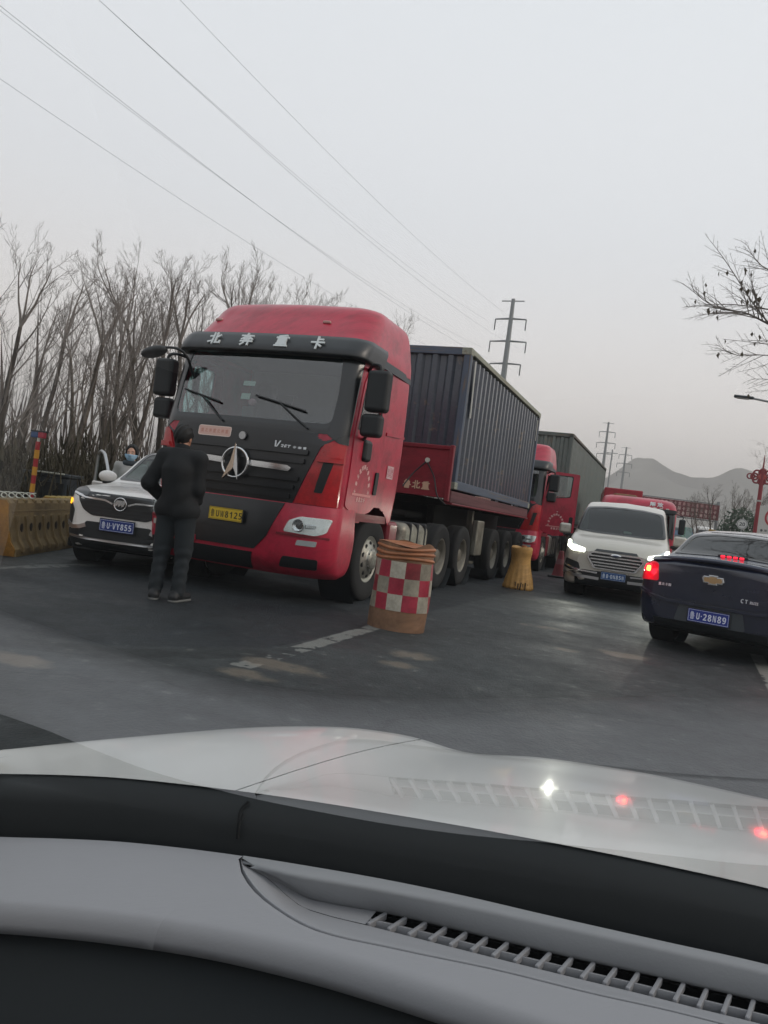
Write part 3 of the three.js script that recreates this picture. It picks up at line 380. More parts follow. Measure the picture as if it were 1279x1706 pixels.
  { const k = sub(t, 'fuel_tank', [1.02, .72, -2.98]); part(k, 'tank', rbox(.46, .62, 1.15, .12, 4), M.tank); for (const z of [-.36, -.02, .3]) part(k, 'strap', rbox(.485, .645, .07, .12, 4).translate(0, 0, z), M.trim); const k2 = sub(t, 'battery_box', [-1.02, .72, -2.98]); part(k2, 'box', rbox(.46, .6, 1.1, .05), M.trim); part(k2, 'lid', rbox(.48, .06, 1.12, .02).translate(0, .32, 0), M.trim); }
  return t;
}
M.visor = phys('#191d21', { roughness: .45, clearcoat: .3, clearcoatRoughness: .3, map: dustTex }); M.mask = phys('#13161a', { roughness: .42, clearcoat: .35, clearcoatRoughness: .25, map: dustTex }); M.lettering = std('#cfd3d2', .4, .3); M.chromeWarm = std('#cbb8a6', .25, .9); M.creamLamp = std('#b98d86', .4); M.lampBack = std('#dfe3e2', .22, .6); M.dash = std('#33383a', .85); M.paper = std('#c9cbbf', .8); M.pink = std('#b87f86', .8);
M.glassLorry = phys('#bcd2d2', { transmission: 1, thickness: 0, roughness: .02, ior: 2.1 });
const textMat = (w, h, fn) => new THREE.MeshStandardMaterial({ roughness: .6, transparent: true, map: canvasTex(w, h, fn) });
M.doorText = textMat(256, 216, (c, w, h) => { c.clearRect(0, 0, w, h); c.strokeStyle = '#d9a9a6'; const ks = ['bei', 'zhong', 'ben', 'lu', 'ka', 'jie', 'fang', 'zhong', 'bei', 'lu', 'ka']; ks.forEach((k, i) => { const a = Math.PI * (1 - i / (ks.length - 1)); c.save(); c.translate(w * .5 + Math.cos(a) * 82, h * .72 - Math.sin(a) * 120); c.rotate(Math.PI / 2 - a); drawStrokes(c, CH[k], -10, -10, 22, 4); c.restore(); }); c.fillStyle = '#d48f8d'; c.fillRect(8, h * .76, w - 30, 12); ['ka', 'bei', 'zhong', 'lu'].forEach((k, i) => drawStrokes(c, CH[k], 70 + i * 28, h * .84, 22, 4)); c.fillStyle = '#e5c5c2'; c.fillRect(w * .46, 2, 16, 7); });
M.sideText = textMat(96, 88, (c, w, h) => { c.fillStyle = 'rgba(222,190,192,.85)'; c.fillRect(0, 8, w, h - 16); c.strokeStyle = '#9a3b48'; ['lu', 'zhong', 'bei', 'ben'].forEach((k, i) => drawStrokes(c, CH[k], 4 + i * 22, 14, 18, 3, 58)); });
const tractor1 = makeTractor();
tractor1.position.set(-4.97, 0, -7.55); tractor1.rotation.y = 1.2 * D2R;
const tractor2 = copyOf(tractor1, [-5.3, 0, -20.9], 1.2 * D2R, 'second red tractor lorry with its cab door swung open, behind the first container', 'red lorries in the queue');
tractor2.children.filter(c => c.name === 'door')[0].rotation.y = -78 * D2R;
// ---------- shipping containers and their trailers ----------
function makeContainer(name, label, L, Hc, mats) {
  const t = thing(name, label, 'container', [0, 0, 0], 0, 'shipping containers on the lorries'); const W = 2.44, pitch = .28, dp = .05;
  const corr = (len, h) => { const n = Math.max(3, Math.round(len / pitch)), p = len / n, pts = []; for (let i = 0; i < n; i++) { const a = i * p; pts.push([a, 0], [a + p * .3, 0], [a + p * .46, -dp], [a + p * .84, -dp]); } pts.push([len, 0]); const pos = [], idx = [], uv = []; pts.forEach(([s, d]) => { pos.push(s, 0, d, s, h, d); uv.push(s, 0, s, h); }); for (let i = 0; i < pts.length - 1; i++) { const a = i * 2; idx.push(a, a + 2, a + 1, a + 1, a + 2, a + 3); } const g = mesh3(pos, idx, uv).toNonIndexed(); g.computeVertexNormals(); return g; };
  for (const s of [1, -1]) { const g = corr(L - .24, Hc - .28); g.rotateY(s > 0 ? Math.PI / 2 : -Math.PI / 2); g.translate(s * (W / 2 - .02), .15, s > 0 ? -.12 : -L + .12); part(t, 'side_panel', g, mats.side); }
  { const g = corr(W - .24, Hc - .28); g.translate(-W / 2 + .12, .15, -.03); part(t, 'front_panel', g, mats.front); const r = corr(W - .24, Hc - .28); r.rotateY(Math.PI); r.translate(W / 2 - .12, .15, -L + .03); part(t, 'door_panel', r, mats.side); }
  part(t, 'roof_panel', rbox(W - .1, .03, L - .1, .01).translate(0, Hc - .02, -L / 2), mats.rail);
  for (const s of [1, -1]) { for (const z of [-.06, -L + .06]) part(t, 'corner_post', rbox(.12, Hc - .02, .12, .012).translate(s * (W / 2 - .06), Hc / 2, z), mats.post); part(t, 'top_rail', rbox(.07, .09, L - .2, .012).translate(s * (W / 2 - .03), Hc - .045, -L / 2), mats.rail); part(t, 'bottom_rail', rbox(.06, .15, L - .2, .012).translate(s * (W / 2 - .03), .075, -L / 2), mats.post); for (const z of [-.08, -L + .08]) for (const y of [.06, Hc - .06]) part(t, 'corner_casting', rbox(.17, .12, .18, .012).translate(s * (W / 2 - .078), y, z), mats.rail); }
  for (const y of [.07, Hc - .06]) part(t, 'front_rail', rbox(W - .2, .13, .08, .012).translate(0, y, -.045), mats.post);
  return t;
}
const rustTex = (base, seed, rustAmt) => { const t = tileNoise(seed, 512, [6, 14, 37, 90]); const x = dataTex(512, 512, (i, j) => { const n = t(i, j), st = t(i, j * .12), k = n > .62 - rustAmt ? Math.min(1, (n - .62 + rustAmt) * 9) * .75 : 0, g = (nC(i, j) - .5) * 18; const v = .82 + .3 * st; return [cl8(base[0] * v * (1 - k) + 118 * k + g), cl8(base[1] * v * (1 - k) + 100 * k + g), cl8(base[2] * v * (1 - k) + 84 * k + g)]; }, true); x.repeat.set(.4, .4); return x; };
{
  const m1 = { side: M.boxPaint = phys('#ffffff', { roughness: .4, clearcoat: .6, clearcoatRoughness: .22, map: rustTex([60, 67, 79], 31, -.06) }), front: M.boxPaint, post: std('#ffffff', .6, .1, { map: rustTex([84, 94, 110], 33, -.02) }), rail: std('#ffffff', .7, 0, { map: rustTex([150, 152, 138], 34, .04) }) };
  const c1 = makeContainer('shipping_container', 'dark blue ribbed shipping container on the trailer directly behind the front lorry cab', 6.75, 2.36, m1); c1.position.set(-5.04, 1.66, -12.15); c1.rotation.y = 1.2 * D2R;
  const W = 1.22; part(c1, 'tape', at(rbox(.012, .95, .07, .002), W + .003, 1.72, -.36, .1), std('#b9b9b4', .8)); part(c1, 'tape', at(rbox(.012, .5, .05, .002), W + .003, 1.9, -6.45, .06), std('#b4b4ae', .8));
  const m2 = { side: M.boxPaint2 = phys('#ffffff', { roughness: .45, clearcoat: .5, clearcoatRoughness: .28, map: rustTex([98, 108, 103], 41, -.02) }), front: M.boxPaint2, post: std('#ffffff', .7, 0, { map: rustTex([98, 106, 102], 43, 0) }), rail: std('#ffffff', .7, 0, { map: rustTex([70, 78, 74], 44, .1) }) };
  const c2 = makeContainer('shipping_container', 'grey green shipping container with a taller front, on the second trailer', 12, 2.9, m2); c2.position.set(-5.42, 1.55, -25.6); c2.rotation.y = 1.2 * D2R;
}
function makeTrailer(L, label) {
  const t = thing('semi_trailer', label, 'trailer', [0, 0, 0], 0, 'container trailers');
  for (const s of [1, -1]) { part(t, 'side_beam', rbox(.12, .2, L - .1, .02).translate(s * 1.14, 1.53, -L / 2), M.beamRed); part(t, 'beam_flange', rbox(.16, .03, L - .1, .008).translate(s * 1.15, 1.415, -L / 2), M.redDark); part(t, 'main_rail', rbox(.14, .4, L - 1.6, .02).translate(s * .45, 1.2, -L / 2 - .6), M.chassis); }
  const hb = sub(t, 'headboard'); part(hb, 'board', rbox(2.42, .82, .05, .012).translate(0, 1.9, .1), M.trailerRed); for (const x of [-1.18, 1.18]) part(hb, 'upright', rbox(.07, .92, .09, .012).translate(x, 1.9, .12), M.trailerRed); part(hb, 'rail', rbox(2.42, .07, .1, .012).translate(0, 2.31, .1), M.redDark); { const q = new THREE.PlaneGeometry(1.1, .2); q.translate(.35, 1.66, .1285); part(hb, 'lettering', q, M.boardText); }
  part(hb, 'lamp', at(cyl(.04, .03, 14).rotateX(Math.PI / 2), .78, 2.08, .14), M.paper); part(hb, 'air_hose', tube([[.78, 2.05, .14], [.95, 1.8, .2], [1.08, 1.5, .3], [1.2, 1.38, .2]], .012, 6), M.black); part(hb, 'air_hose', tube([[.76, 2.05, .14], [.6, 1.85, .22], [.5, 1.6, .4]], .012, 6), M.black);
  for (let z = -1.2; z > -L; z -= 1.3) part(t, 'crossmember', rbox(2.2, .12, .1, .01).translate(0, 1.44, z), M.chassis);
  for (const s of [1, -1]) { part(t, 'landing_leg', merge(rbox(.12, 1.0, .12, .015).translate(s * .9, .88, -2.6), rbox(.26, .05, .26, .01).translate(s * .9, .36, -2.6)), M.tank); part(t, 'tool_box', rbox(.12, .68, .5, .03).translate(s * 1.12, .86, -2.45), M.tank); }
  for (const z of [L > 8 ? -L + 3.6 : -3.7, L > 8 ? -L + 2.3 : -5.0, L > 8 ? -L + 1 : -6.3]) { part(t, 'axle', cyl(.07, 2, 8).rotateZ(Math.PI / 2).translate(0, .53, z), M.chassis); for (const s of [1, -1]) { lorryWheel(t, s * 1.06, z, s, false); part(t, 'mudguard', at(new THREE.CylinderGeometry(.6, .6, .4, 20, 1, true, -1, 2).rotateX(Math.PI / 2).rotateY(Math.PI / 2), s * 1.02, .56, z), M.trim); } }
  return t;
}
M.beamRed = std('#6e4247', .75, 0, { map: wearTex }); M.trailerRed = paint('#86202e', .6, .15); M.boardText = textMat(256, 48, (c, w, h) => { c.clearRect(0, 0, w, h); c.fillStyle = '#cfae92'; c.font = 'bold 36px sans-serif'; c.fillText('(50)06', 4, 36); ['lu', 'bei', 'zhong'].forEach((k, i) => { c.strokeStyle = '#cfae92'; drawStrokes(c, CH[k], 140 + i * 38, 8, 32, 5); }); });
{ const a = makeTrailer(6.9, 'red flatbed trailer under the blue front container, with a lettered headboard'); a.position.set(-5.04, 0, -12.05); a.rotation.y = 1.2 * D2R; const b = makeTrailer(12.2, 'red flatbed trailer under the grey green container'); b.position.set(-5.42, 0, -25.5); b.rotation.y = 1.2 * D2R; }
// ---------- cars ----------
const CTYRE = wheelGeos(.34, .225, .23), CRIM = latheX([[.23, .07], [.235, .1], [.22, .1], [.2, .06], [.19, .0]]), CSPOKE = rbox(.035, .2, .055, .012).translate(.06, .11, 0), CHUB = cyl(.05, .05, 16).rotateZ(Math.PI / 2).translate(.065, 0, 0);
function carWheel(parent, x, z, side, R = .34) { const w = sub(parent, 'wheel', [x, R, z]); if (side < 0) w.rotation.y = Math.PI; w.scale.setScalar(R / .34); part(w, 'tyre', CTYRE, M.rubber); const r = part(w, 'rim', CRIM, M.satin); for (let i = 0; i < 5; i++) part(w, 'spoke', CSPOKE.clone().rotateX(i / 5 * 2 * Math.PI), M.satin); part(w, 'hub', CHUB, M.satin); part(w, 'brake_disc', cyl(.18, .02, 20).rotateZ(Math.PI / 2), M.steel); return w; }
// stations: z, then eight half-section points
const ST = (z, ...p) => ({ z, p });
// shell with wheel openings and window openings; returns {shell, B}
function carShell(t, st, mat, wheels, wins, R = .37) {
  const g = bodyLoft(st, .025, 60), B = bvhOf(g);
  const shell = cutTris(g, (c, n) => wheels.some(z => Math.abs(c.x) > .5 && c.y < .75 && Math.hypot(c.z - z, c.y - .345) < R) || wins.some(w => w.axis === 'z' ? (c.z * w.s > w.lim * w.s && inPoly(c.x, c.y, w.p)) : (Math.abs(c.x) > .35 && c.y > .9 && inPoly(c.z, c.y, w.p) && Math.abs(n.x) > .35)));
  part(t, 'body', shell, mat);
  for (const z of wheels) for (const s of [1, -1]) { const a = Array.from({ length: 25 }, (_, i) => { const k = -.35 + (Math.PI + .7) * i / 24; return [z + Math.cos(k) * (R + .005), .345 + Math.sin(k) * (R + .005)]; }).filter(p => p[1] > .24); part(t, 'arch_trim', onBody(B, strip(a, .035), 'x', s, .008, .05, 1), mat === M.navy ? M.navy : M.trim); part(t, 'wheel_well', at(new THREE.CylinderGeometry(R + .02, R + .02, .3, 24, 1, true, -Math.PI / 2, Math.PI).rotateX(Math.PI / 2).rotateY(Math.PI / 2), s * .72, .345, z), M.dark); }
  return B;
}
function cabinInside(t, x, y0, zf, zr, yr) { const n = sub(t, 'interior'); part(n, 'cabin_floor', rbox(x * 2, .05, Math.abs(zr - zf), .01).translate(0, y0, (zf + zr) / 2), M.inside); part(n, 'rear_shelf', rbox(x * 1.7, .4, .1, .02).translate(0, y0 + .35, zr), M.inside); for (const s of [-.38, .38]) { part(n, 'seat', merge(at(rbox(.46, .62, .16, .07, 3), s, y0 + .42, (zf + zr) / 2, -.2), rbox(.26, .17, .1, .04, 3).translate(s, y0 + .8, (zf + zr) / 2 - .07), rbox(.48, .2, .5, .06, 2).translate(s, y0 + .15, (zf + zr) / 2 + .3)), M.seat); } return n; }
M.drl = new THREE.MeshStandardMaterial({ color: '#ffffff', emissive: '#f3f6df', emissiveIntensity: 4 });
M.tailOn = new THREE.MeshStandardMaterial({ color: '#c02030', emissive: '#ff2238', emissiveIntensity: 1.7, roughness: .3 });
M.tailHot = new THREE.MeshStandardMaterial({ color: '#ffb070', emissive: '#ff9a3c', emissiveIntensity: 4.5 });
M.tail = phys('#a3142a', { roughness: .15, clearcoat: 1, emissive: '#d31230', emissiveIntensity: .32 });
M.tailDim = phys('#7c1020', { roughness: .2, clearcoat: 1 });
M.indicator = new THREE.MeshStandardMaterial({ color: '#e8a020', emissive: '#ffb21e', emissiveIntensity: 1.6 });
M.carGlass = phys('#c4d3cf', { transmission: 1, thickness: 0, roughness: .02, ior: 1.55 });

M.glassVan = phys('#8fa8a4', { transmission: 1, thickness: 0, roughness: .03, ior: 1.6 }); M.badgeBlue = std('#3a4560', .3, .4); M.bowGold = std('#b99a72', .35, .6);
// white sport utility car behind the standing man
{
  const t = thing('car', 'white car with its amber indicator lit and a door open, half hidden behind the man', 'car', [-6.56, 0, -7.5], 15.5 * D2R);
  const st = [
    ST(0, [0, .34], [.38, .34], [.5, .42], [.55, .58], [.55, .74], [.51, .86], [.32, .91], [0, .925]),
    ST(-.07, [0, .27], [.52, .27], [.63, .38], [.66, .56], [.66, .76], [.61, .895], [.38, .95], [0, .965]),
    ST(-.22, [0, .24], [.64, .24], [.73, .36], [.755, .57], [.755, .79], [.71, .935], [.5, .985], [0, 1.0]),
    ST(-.55, [0, .22], [.78, .24], [.85, .36], [.865, .6], [.86, .85], [.8, .985], [.55, 1.03], [0, 1.045]),
    ST(-1.2, [0, .22], [.85, .24], [.91, .38], [.92, .64], [.905, .92], [.84, 1.04], [.62, 1.085], [0, 1.105]),
    ST(-1.42, [0, .22], [.85, .24], [.91, .38], [.92, .64], [.905, .94], [.84, 1.06], [.72, 1.17], [0, 1.21]),
    ST(-2.05, [0, .22], [.85, .24], [.91, .38], [.92, .64], [.905, .95], [.83, 1.1], [.63, 1.56], [0, 1.61]),
    ST(-2.6, [0, .22], [.85, .24], [.91, .38], [.92, .64], [.905, .96], [.83, 1.12], [.61, 1.62], [0, 1.675]),
    ST(-3.6, [0, .22], [.85, .24], [.91, .38], [.92, .64], [.905, .97], [.82, 1.14], [.6, 1.6], [0, 1.66]),
    ST(-4.3, [0, .25], [.82, .26], [.89, .4], [.9, .64], [.88, .97], [.78, 1.14], [.55, 1.45], [0, 1.52]),
    ST(-4.6, [0, .32], [.7, .33], [.78, .45], [.8, .66], [.78, .95], [.7, 1.08], [.5, 1.15], [0, 1.18])];
  const WS = [[-.69, 1.14], [0, 1.15], [.69, 1.14], [.58, 1.55], [0, 1.585], [-.58, 1.55]], SW = [[-1.62, 1.13], [-2.6, 1.13], [-2.6, 1.5], [-2.1, 1.47]], RW = [[-2.72, 1.13], [-3.9, 1.17], [-3.7, 1.47], [-2.72, 1.5]];
  const B = carShell(t, st, M.white, [-.93, -3.68], [{ axis: 'z', s: 1, lim: -2.3, p: WS }, { axis: 'x', p: SW }, { axis: 'x', p: RW }]);
  part(t, 'windscreen', onBody(B, WS, 'z', 1, .002, .004, 3), M.carGlass); part(t, 'windscreen_seal', onBody(B, roundPoly(WS.map(([x, y]) => [x * 1.05, (y - 1.35) * 1.08 + 1.35]), .05), 'z', 1, .006, .02, 3, [roundPoly(WS.map(([x, y]) => [x * .97, (y - 1.35) * .94 + 1.35]), .05)]), M.blackGloss);
  for (const s of [1, -1]) for (const p of [SW, RW]) { part(t, 'side_window', onBody(B, p, 'x', s, .0, .004, 2), M.carGlass); const cx = (p[0][0] + p[1][0]) / 2; part(t, 'window_trim', onBody(B, roundPoly(p.map(([z, y]) => [(z - cx) * 1.05 + cx, (y - 1.3) * 1.12 + 1.3]), .04), 'x', s, .006, .02, 2, [roundPoly(p.map(([z, y]) => [(z - cx) * .96 + cx, (y - 1.3) * .9 + 1.3]), .04)]), M.black); }
  const gp = roundPoly([[-.58, .9], [-.55, .94], [.55, .94], [.58, .9], [.48, .72], [.36, .655], [-.36, .655], [-.48, .72]], .04);
  part(t, 'grille', onBody(B, gp, 'z', 1, .008, .02, 3), M.mask); const gr = sub(t, 'grille_bars'); gr.name = 'grille_frame'; for (let i = 0; i < 4; i++) part(gr, 'grille_bar', onBody(B, box4(-.46 + i * .03, .82 - i * .045, .46 - i * .03, .832 - i * .045), 'z', 1, .014, .015, 2), M.trim);
  for (const s of [1, -1]) { const m = p => s > 0 ? p : mirrorX(p);
    part(t, 'chrome_wing', onBody(B, m(strip([[.1, .825], [.2, .86], [.46, .872], [.66, .905]], .022)), 'z', 1, .022, .03, 2), M.chrome);
    part(t, 'headlight', onBody(B, m(roundPoly([[.44, .885], [.43, .93], [.52, .965], [.66, .99], [.74, .96], [.7, .9], [.58, .87]], .03)), 'z', 1, .012, .03, 3), phys('#1d2225', { roughness: .3, clearcoat: .4 }));
    part(t, 'bumper_intake', onBody(B, m(roundPoly([[.6, .7], [.66, .78], [.78, .8], [.8, .6], [.76, .52], [.62, .52]], .03)), 'z', 1, .01, .02, 2), M.black);
    part(t, 'indicator', onBody(B, m(roundPoly([[.66, .76], [.69, .83], [.78, .83], [.78, .77]], .02)), 'z', 1, .016, .02, 2), s < 0 ? M.indicator : M.lampBack, s < 0 ? 'lit amber indicator' : undefined);
    part(t, 'chrome_trim', onBody(B, m(strip([[.42, .53], [.5, .5], [.6, .49], [.7, .54]], .05)), 'z', 1, .02, .03, 2), M.satin);
    const mr = sub(t, 'door_mirror', [s * .93, 1.15, -1.58]); part(mr, 'mirror_cap', at(new THREE.SphereGeometry(.13, 22, 14).scale(1.05, .68, .62), s * .08, 0, 0), M.white); part(mr, 'mirror_foot', at(rbox(.2, .045, .1, .02), s * .04, -.085, 0), M.black); }
  part(t, 'lower_bumper', onBody(B, roundPoly([[-.72, .25], [-.6, .22], [.6, .22], [.72, .25], [.72, .46], [.46, .5], [.42, .58], [-.42, .58], [-.46, .5], [-.72, .46]], .03), 'z', 1, .008, .03, 3), M.trim);
  part(t, 'skid_strip', onBody(B, strip([[-.64, .385], [-.36, .365], [0, .36], [.36, .365], [.64, .385]], .028), 'z', 1, .02, .03, 2), M.satin);
  { const e = sub(t, 'emblem', [0, .83, .02]); part(e, 'ring', new THREE.TorusGeometry(.078, .009, 8, 28), M.chrome); for (let i = 0; i < 3; i++) part(e, 'shield', (() => { const sh = new THREE.Shape([[-.016, .04], [.022, .048], [.012, -.02], [-.012, -.045], [-.026, -.01]].map(p => new THREE.Vector2(...p))); const g = new THREE.ExtrudeGeometry(sh, { depth: .008, bevelEnabled: false }); g.rotateZ(-.25); g.translate(-.042 + i * .042, .006, 0); return g; })(), M.chrome); }
  plate(t, 'U.VY855', '#12307c', '#dfe5ee', [0, .56, .035]);
  for (const z of [-.93, -3.68]) for (const s of [1, -1]) carWheel(t, s * .79, z, s, .35);
  cabinInside(t, .76, .6, -1.5, -4, 1.5); part(t, 'dash_top', rbox(1.5, .16, .45, .07, 3).translate(0, 1.06, -1.62), M.black); part(t, 'underbody', rbox(1.5, .12, 4.2, .03).translate(0, .28, -2.3), M.dark);
  // open front door on the verge side, seen past the wing mirror
  const d = sub(t, 'open_door', [-.9, 0, -1.5]); d.rotation.y = 40 * D2R; part(d, 'door_panel', rbox(.09, .72, 1.05, .03).translate(-.0, .7, -.55), M.white);
  const fr = [[-.12, 1.04], [-.36, 1.28], [-.62, 1.47], [-.86, 1.52], [-1.03, 1.46], [-1.07, 1.04]]; part(d, 'door_frame', (() => { const c = new THREE.CatmullRomCurve3(fr.map(([z, y]) => V3(0, y, z)), false, 'catmullrom', .2); return new THREE.TubeGeometry(c, 40, .024, 8); })(), M.satin); { const sh = new THREE.Shape(fr.map(([z, y]) => new THREE.Vector2(z, y))); const g = new THREE.ShapeGeometry(sh); g.rotateY(-Math.PI / 2); part(d, 'door_window', g, M.glassTint); }
}
// silver van with daytime lights, coming towards us
{
  const t = thing('van', 'silver van with both headlights lit, between the trailers and the dark saloon', 'van', [-1.4, 0, -15.0], 3 * D2R);
  const st = [
    ST(0, [0, .36], [.55, .36], [.66, .44], [.7, .58], [.68, .74], [.62, .86], [.36, .91], [0, .925]),
    ST(-.1, [0, .26], [.74, .26], [.85, .38], [.88, .58], [.87, .78], [.8, .94], [.46, 1.0], [0, 1.02]),
    ST(-.35, [0, .22], [.86, .24], [.95, .38], [.965, .62], [.95, .88], [.87, 1.06], [.55, 1.12], [0, 1.14]),
    ST(-.8, [0, .22], [.9, .24], [.97, .4], [.985, .68], [.965, 1.0], [.9, 1.18], [.72, 1.235], [0, 1.26]),
    ST(-1.0, [0, .22], [.9, .24], [.97, .4], [.99, .68], [.965, 1.04], [.9, 1.22], [.78, 1.38], [0, 1.41]),
    ST(-1.62, [0, .22], [.9, .24], [.97, .4], [.99, .68], [.965, 1.06], [.9, 1.28], [.74, 1.8], [0, 1.85]),
    ST(-2.2, [0, .22], [.9, .24], [.97, .4], [.99, .68], [.97, 1.08], [.92, 1.3], [.74, 1.91], [0, 1.97]),
    ST(-4.6, [0, .22], [.9, .24], [.97, .4], [.99, .68], [.97, 1.08], [.92, 1.3], [.76, 1.92], [0, 1.98]),
    ST(-4.97, [0, .3], [.84, .3], [.92, .42], [.93, .68], [.92, 1.08], [.86, 1.3], [.72, 1.8], [0, 1.86])];
  const WS = [[-.83, 1.3], [-.45, 1.275], [.45, 1.275], [.83, 1.3], [.73, 1.77], [.35, 1.82], [-.35, 1.82], [-.73, 1.77]], SW = [[-1.3, 1.2], [-2.35, 1.2], [-2.35, 1.72], [-1.75, 1.72]], RW = [[-2.5, 1.2], [-4.5, 1.2], [-4.5, 1.7], [-2.5, 1.72]];
  const B = carShell(t, st, M.silver, [-.98, -3.95], [{ axis: 'z', s: 1, lim: -1.8, p: WS }, { axis: 'x', p: SW }, { axis: 'x', p: RW }], .38);
  part(t, 'windscreen', onBody(B, WS, 'z', 1, .002, .004, 3), M.glassVan); part(t, 'windscreen_seal', onBody(B, roundPoly(WS.map(([x, y]) => [x * 1.035, (y - 1.54) * 1.06 + 1.54]), .06), 'z', 1, .006, .02, 3, [roundPoly(WS.map(([x, y]) => [x * .965, (y - 1.54) * .94 + 1.54]), .08)]), M.blackGloss);
  for (const s of [1, -1]) for (const p of [SW, RW]) part(t, 'side_window', onBody(B, roundPoly(p, .05), 'x', s, .004, .004, 2), M.glassVan);
  const hex = [[-.5, .8], [-.44, .885], [.44, .885], [.5, .8], [.36, .6], [-.36, .6]];
  part(t, 'grille', onBody(B, hex, 'z', 1, .008, .02, 3), M.mask); part(t, 'grille_frame', onBody(B, roundPoly(hex.map(([x, y]) => [x * 1.06, (y - .74) * 1.1 + .74]), .02), 'z', 1, .03, .04, 3, [roundPoly(hex.map(([x, y]) => [x * .975, (y - .74) * .94 + .74]), .02)]), M.chrome);
  [[.825, .47], [.765, .45], [.705, .41], [.65, .375]].forEach(([y, w]) => part(t, 'grille_bar', onBody(B, box4(-w, y - .012, w, y + .012), 'z', 1, .026, .03, 2), M.chrome));
  part(t, 'bonnet_strip', onBody(B, [[-.4, .91], [.4, .91], [.36, .955], [-.36, .955]], 'z', 1, .008, .02, 2), M.blackGloss);
  { const e = sub(t, 'emblem', [0, .862, .035]); part(e, 'oval', new THREE.SphereGeometry(.05, 20, 12).scale(2.1, .75, .3), M.chrome); part(e, 'oval_face', new THREE.SphereGeometry(.046, 20, 12).scale(1.95, .62, .36), M.badgeBlue); }
  for (const s of [1, -1]) { const m = p => s > 0 ? p : mirrorX(p);
    part(t, 'headlight', onBody(B, m(roundPoly([[.55, .86], [.56, .93], [.76, 1.0], [.9, 1.09], [.94, 1.05], [.92, .93], [.8, .865]], .02)), 'z', 1, .012, .03, 3), M.lampBack);
    const L = part(t, 'daytime_light', onBody(B, m(roundPoly([[.57, .865], [.57, .93], [.74, .965], [.84, .975], [.87, 1.06], [.92, 1.06], [.9, .93], [.8, .87]], .015)), 'z', 1, .03, .02, 2), M.drl, 'lit white lamp');
    const p = probe(B, 'z', 1, s * .74, .92).point; const sp = new THREE.SpotLight(0xf4f6e6, 3, 0, .6, .7, 2); sp.position.set(p.x, p.y, p.z + .08); sp.target.position.set(p.x, -.2, p.z + 7); sp.castShadow = true; sp.shadow.radius = 2; t.add(sp, sp.target);
    const mr = sub(t, 'door_mirror', [s * 1.02, 1.26, -1.28]); part(mr, 'mirror_cap', at(rbox(.24, .21, .12, .05, 4), s * .1, .02, 0), M.silver); part(mr, 'mirror_foot', at(rbox(.2, .06, .1, .02), s * .03, -.1, 0), M.black);
    part(t, 'fog_recess', onBody(B, m(roundPoly([[.62, .55], [.66, .66], [.9, .72], [.93, .55], [.8, .5]], .02)), 'z', 1, .01, .02, 2), M.trim); part(t, 'chrome_trim', onBody(B, m(strip([[.3, .505], [.56, .515], [.76, .55], [.92, .6]], .03)), 'z', 1, .024, .03, 2), M.chrome); part(t, 'chrome_trim', onBody(B, m(strip([[.26, .4], [.6, .41], [.8, .43], [.93, .47]], .05)), 'z', 1, .024, .03, 2), M.satin);
  }
  part(t, 'lower_bumper', onBody(B, roundPoly([[-.93, .25], [.93, .25], [.93, .44], [.6, .54], [-.6, .54], [-.93, .44]], .03), 'z', 1, .008, .02, 3), M.trim);
  plate(t, 'B.0N85N', '#1b4f8c', '#dfe8ee', [0, .475, .03]);
  for (const z of [-.98, -3.95]) for (const s of [1, -1]) carWheel(t, s * .84, z, s, .345);
  const n = cabinInside(t, .84, .7, -1.4, -4.6, 1.8); part(n, 'paper', at(rbox(.16, .06, .12, .03, 3), .12, 1.33, -1.06), M.paper); part(t, 'dash_top', rbox(1.6, .2, .5, .08, 3).translate(0, 1.2, -1.2), M.black); part(t, 'underbody', rbox(1.6, .12, 4.4, .03).translate(0, .28, -2.5), M.dark); part(n, 'partition', rbox(1.6, 1.0, .05, .01).translate(0, 1.35, -2.9), M.inside);
}
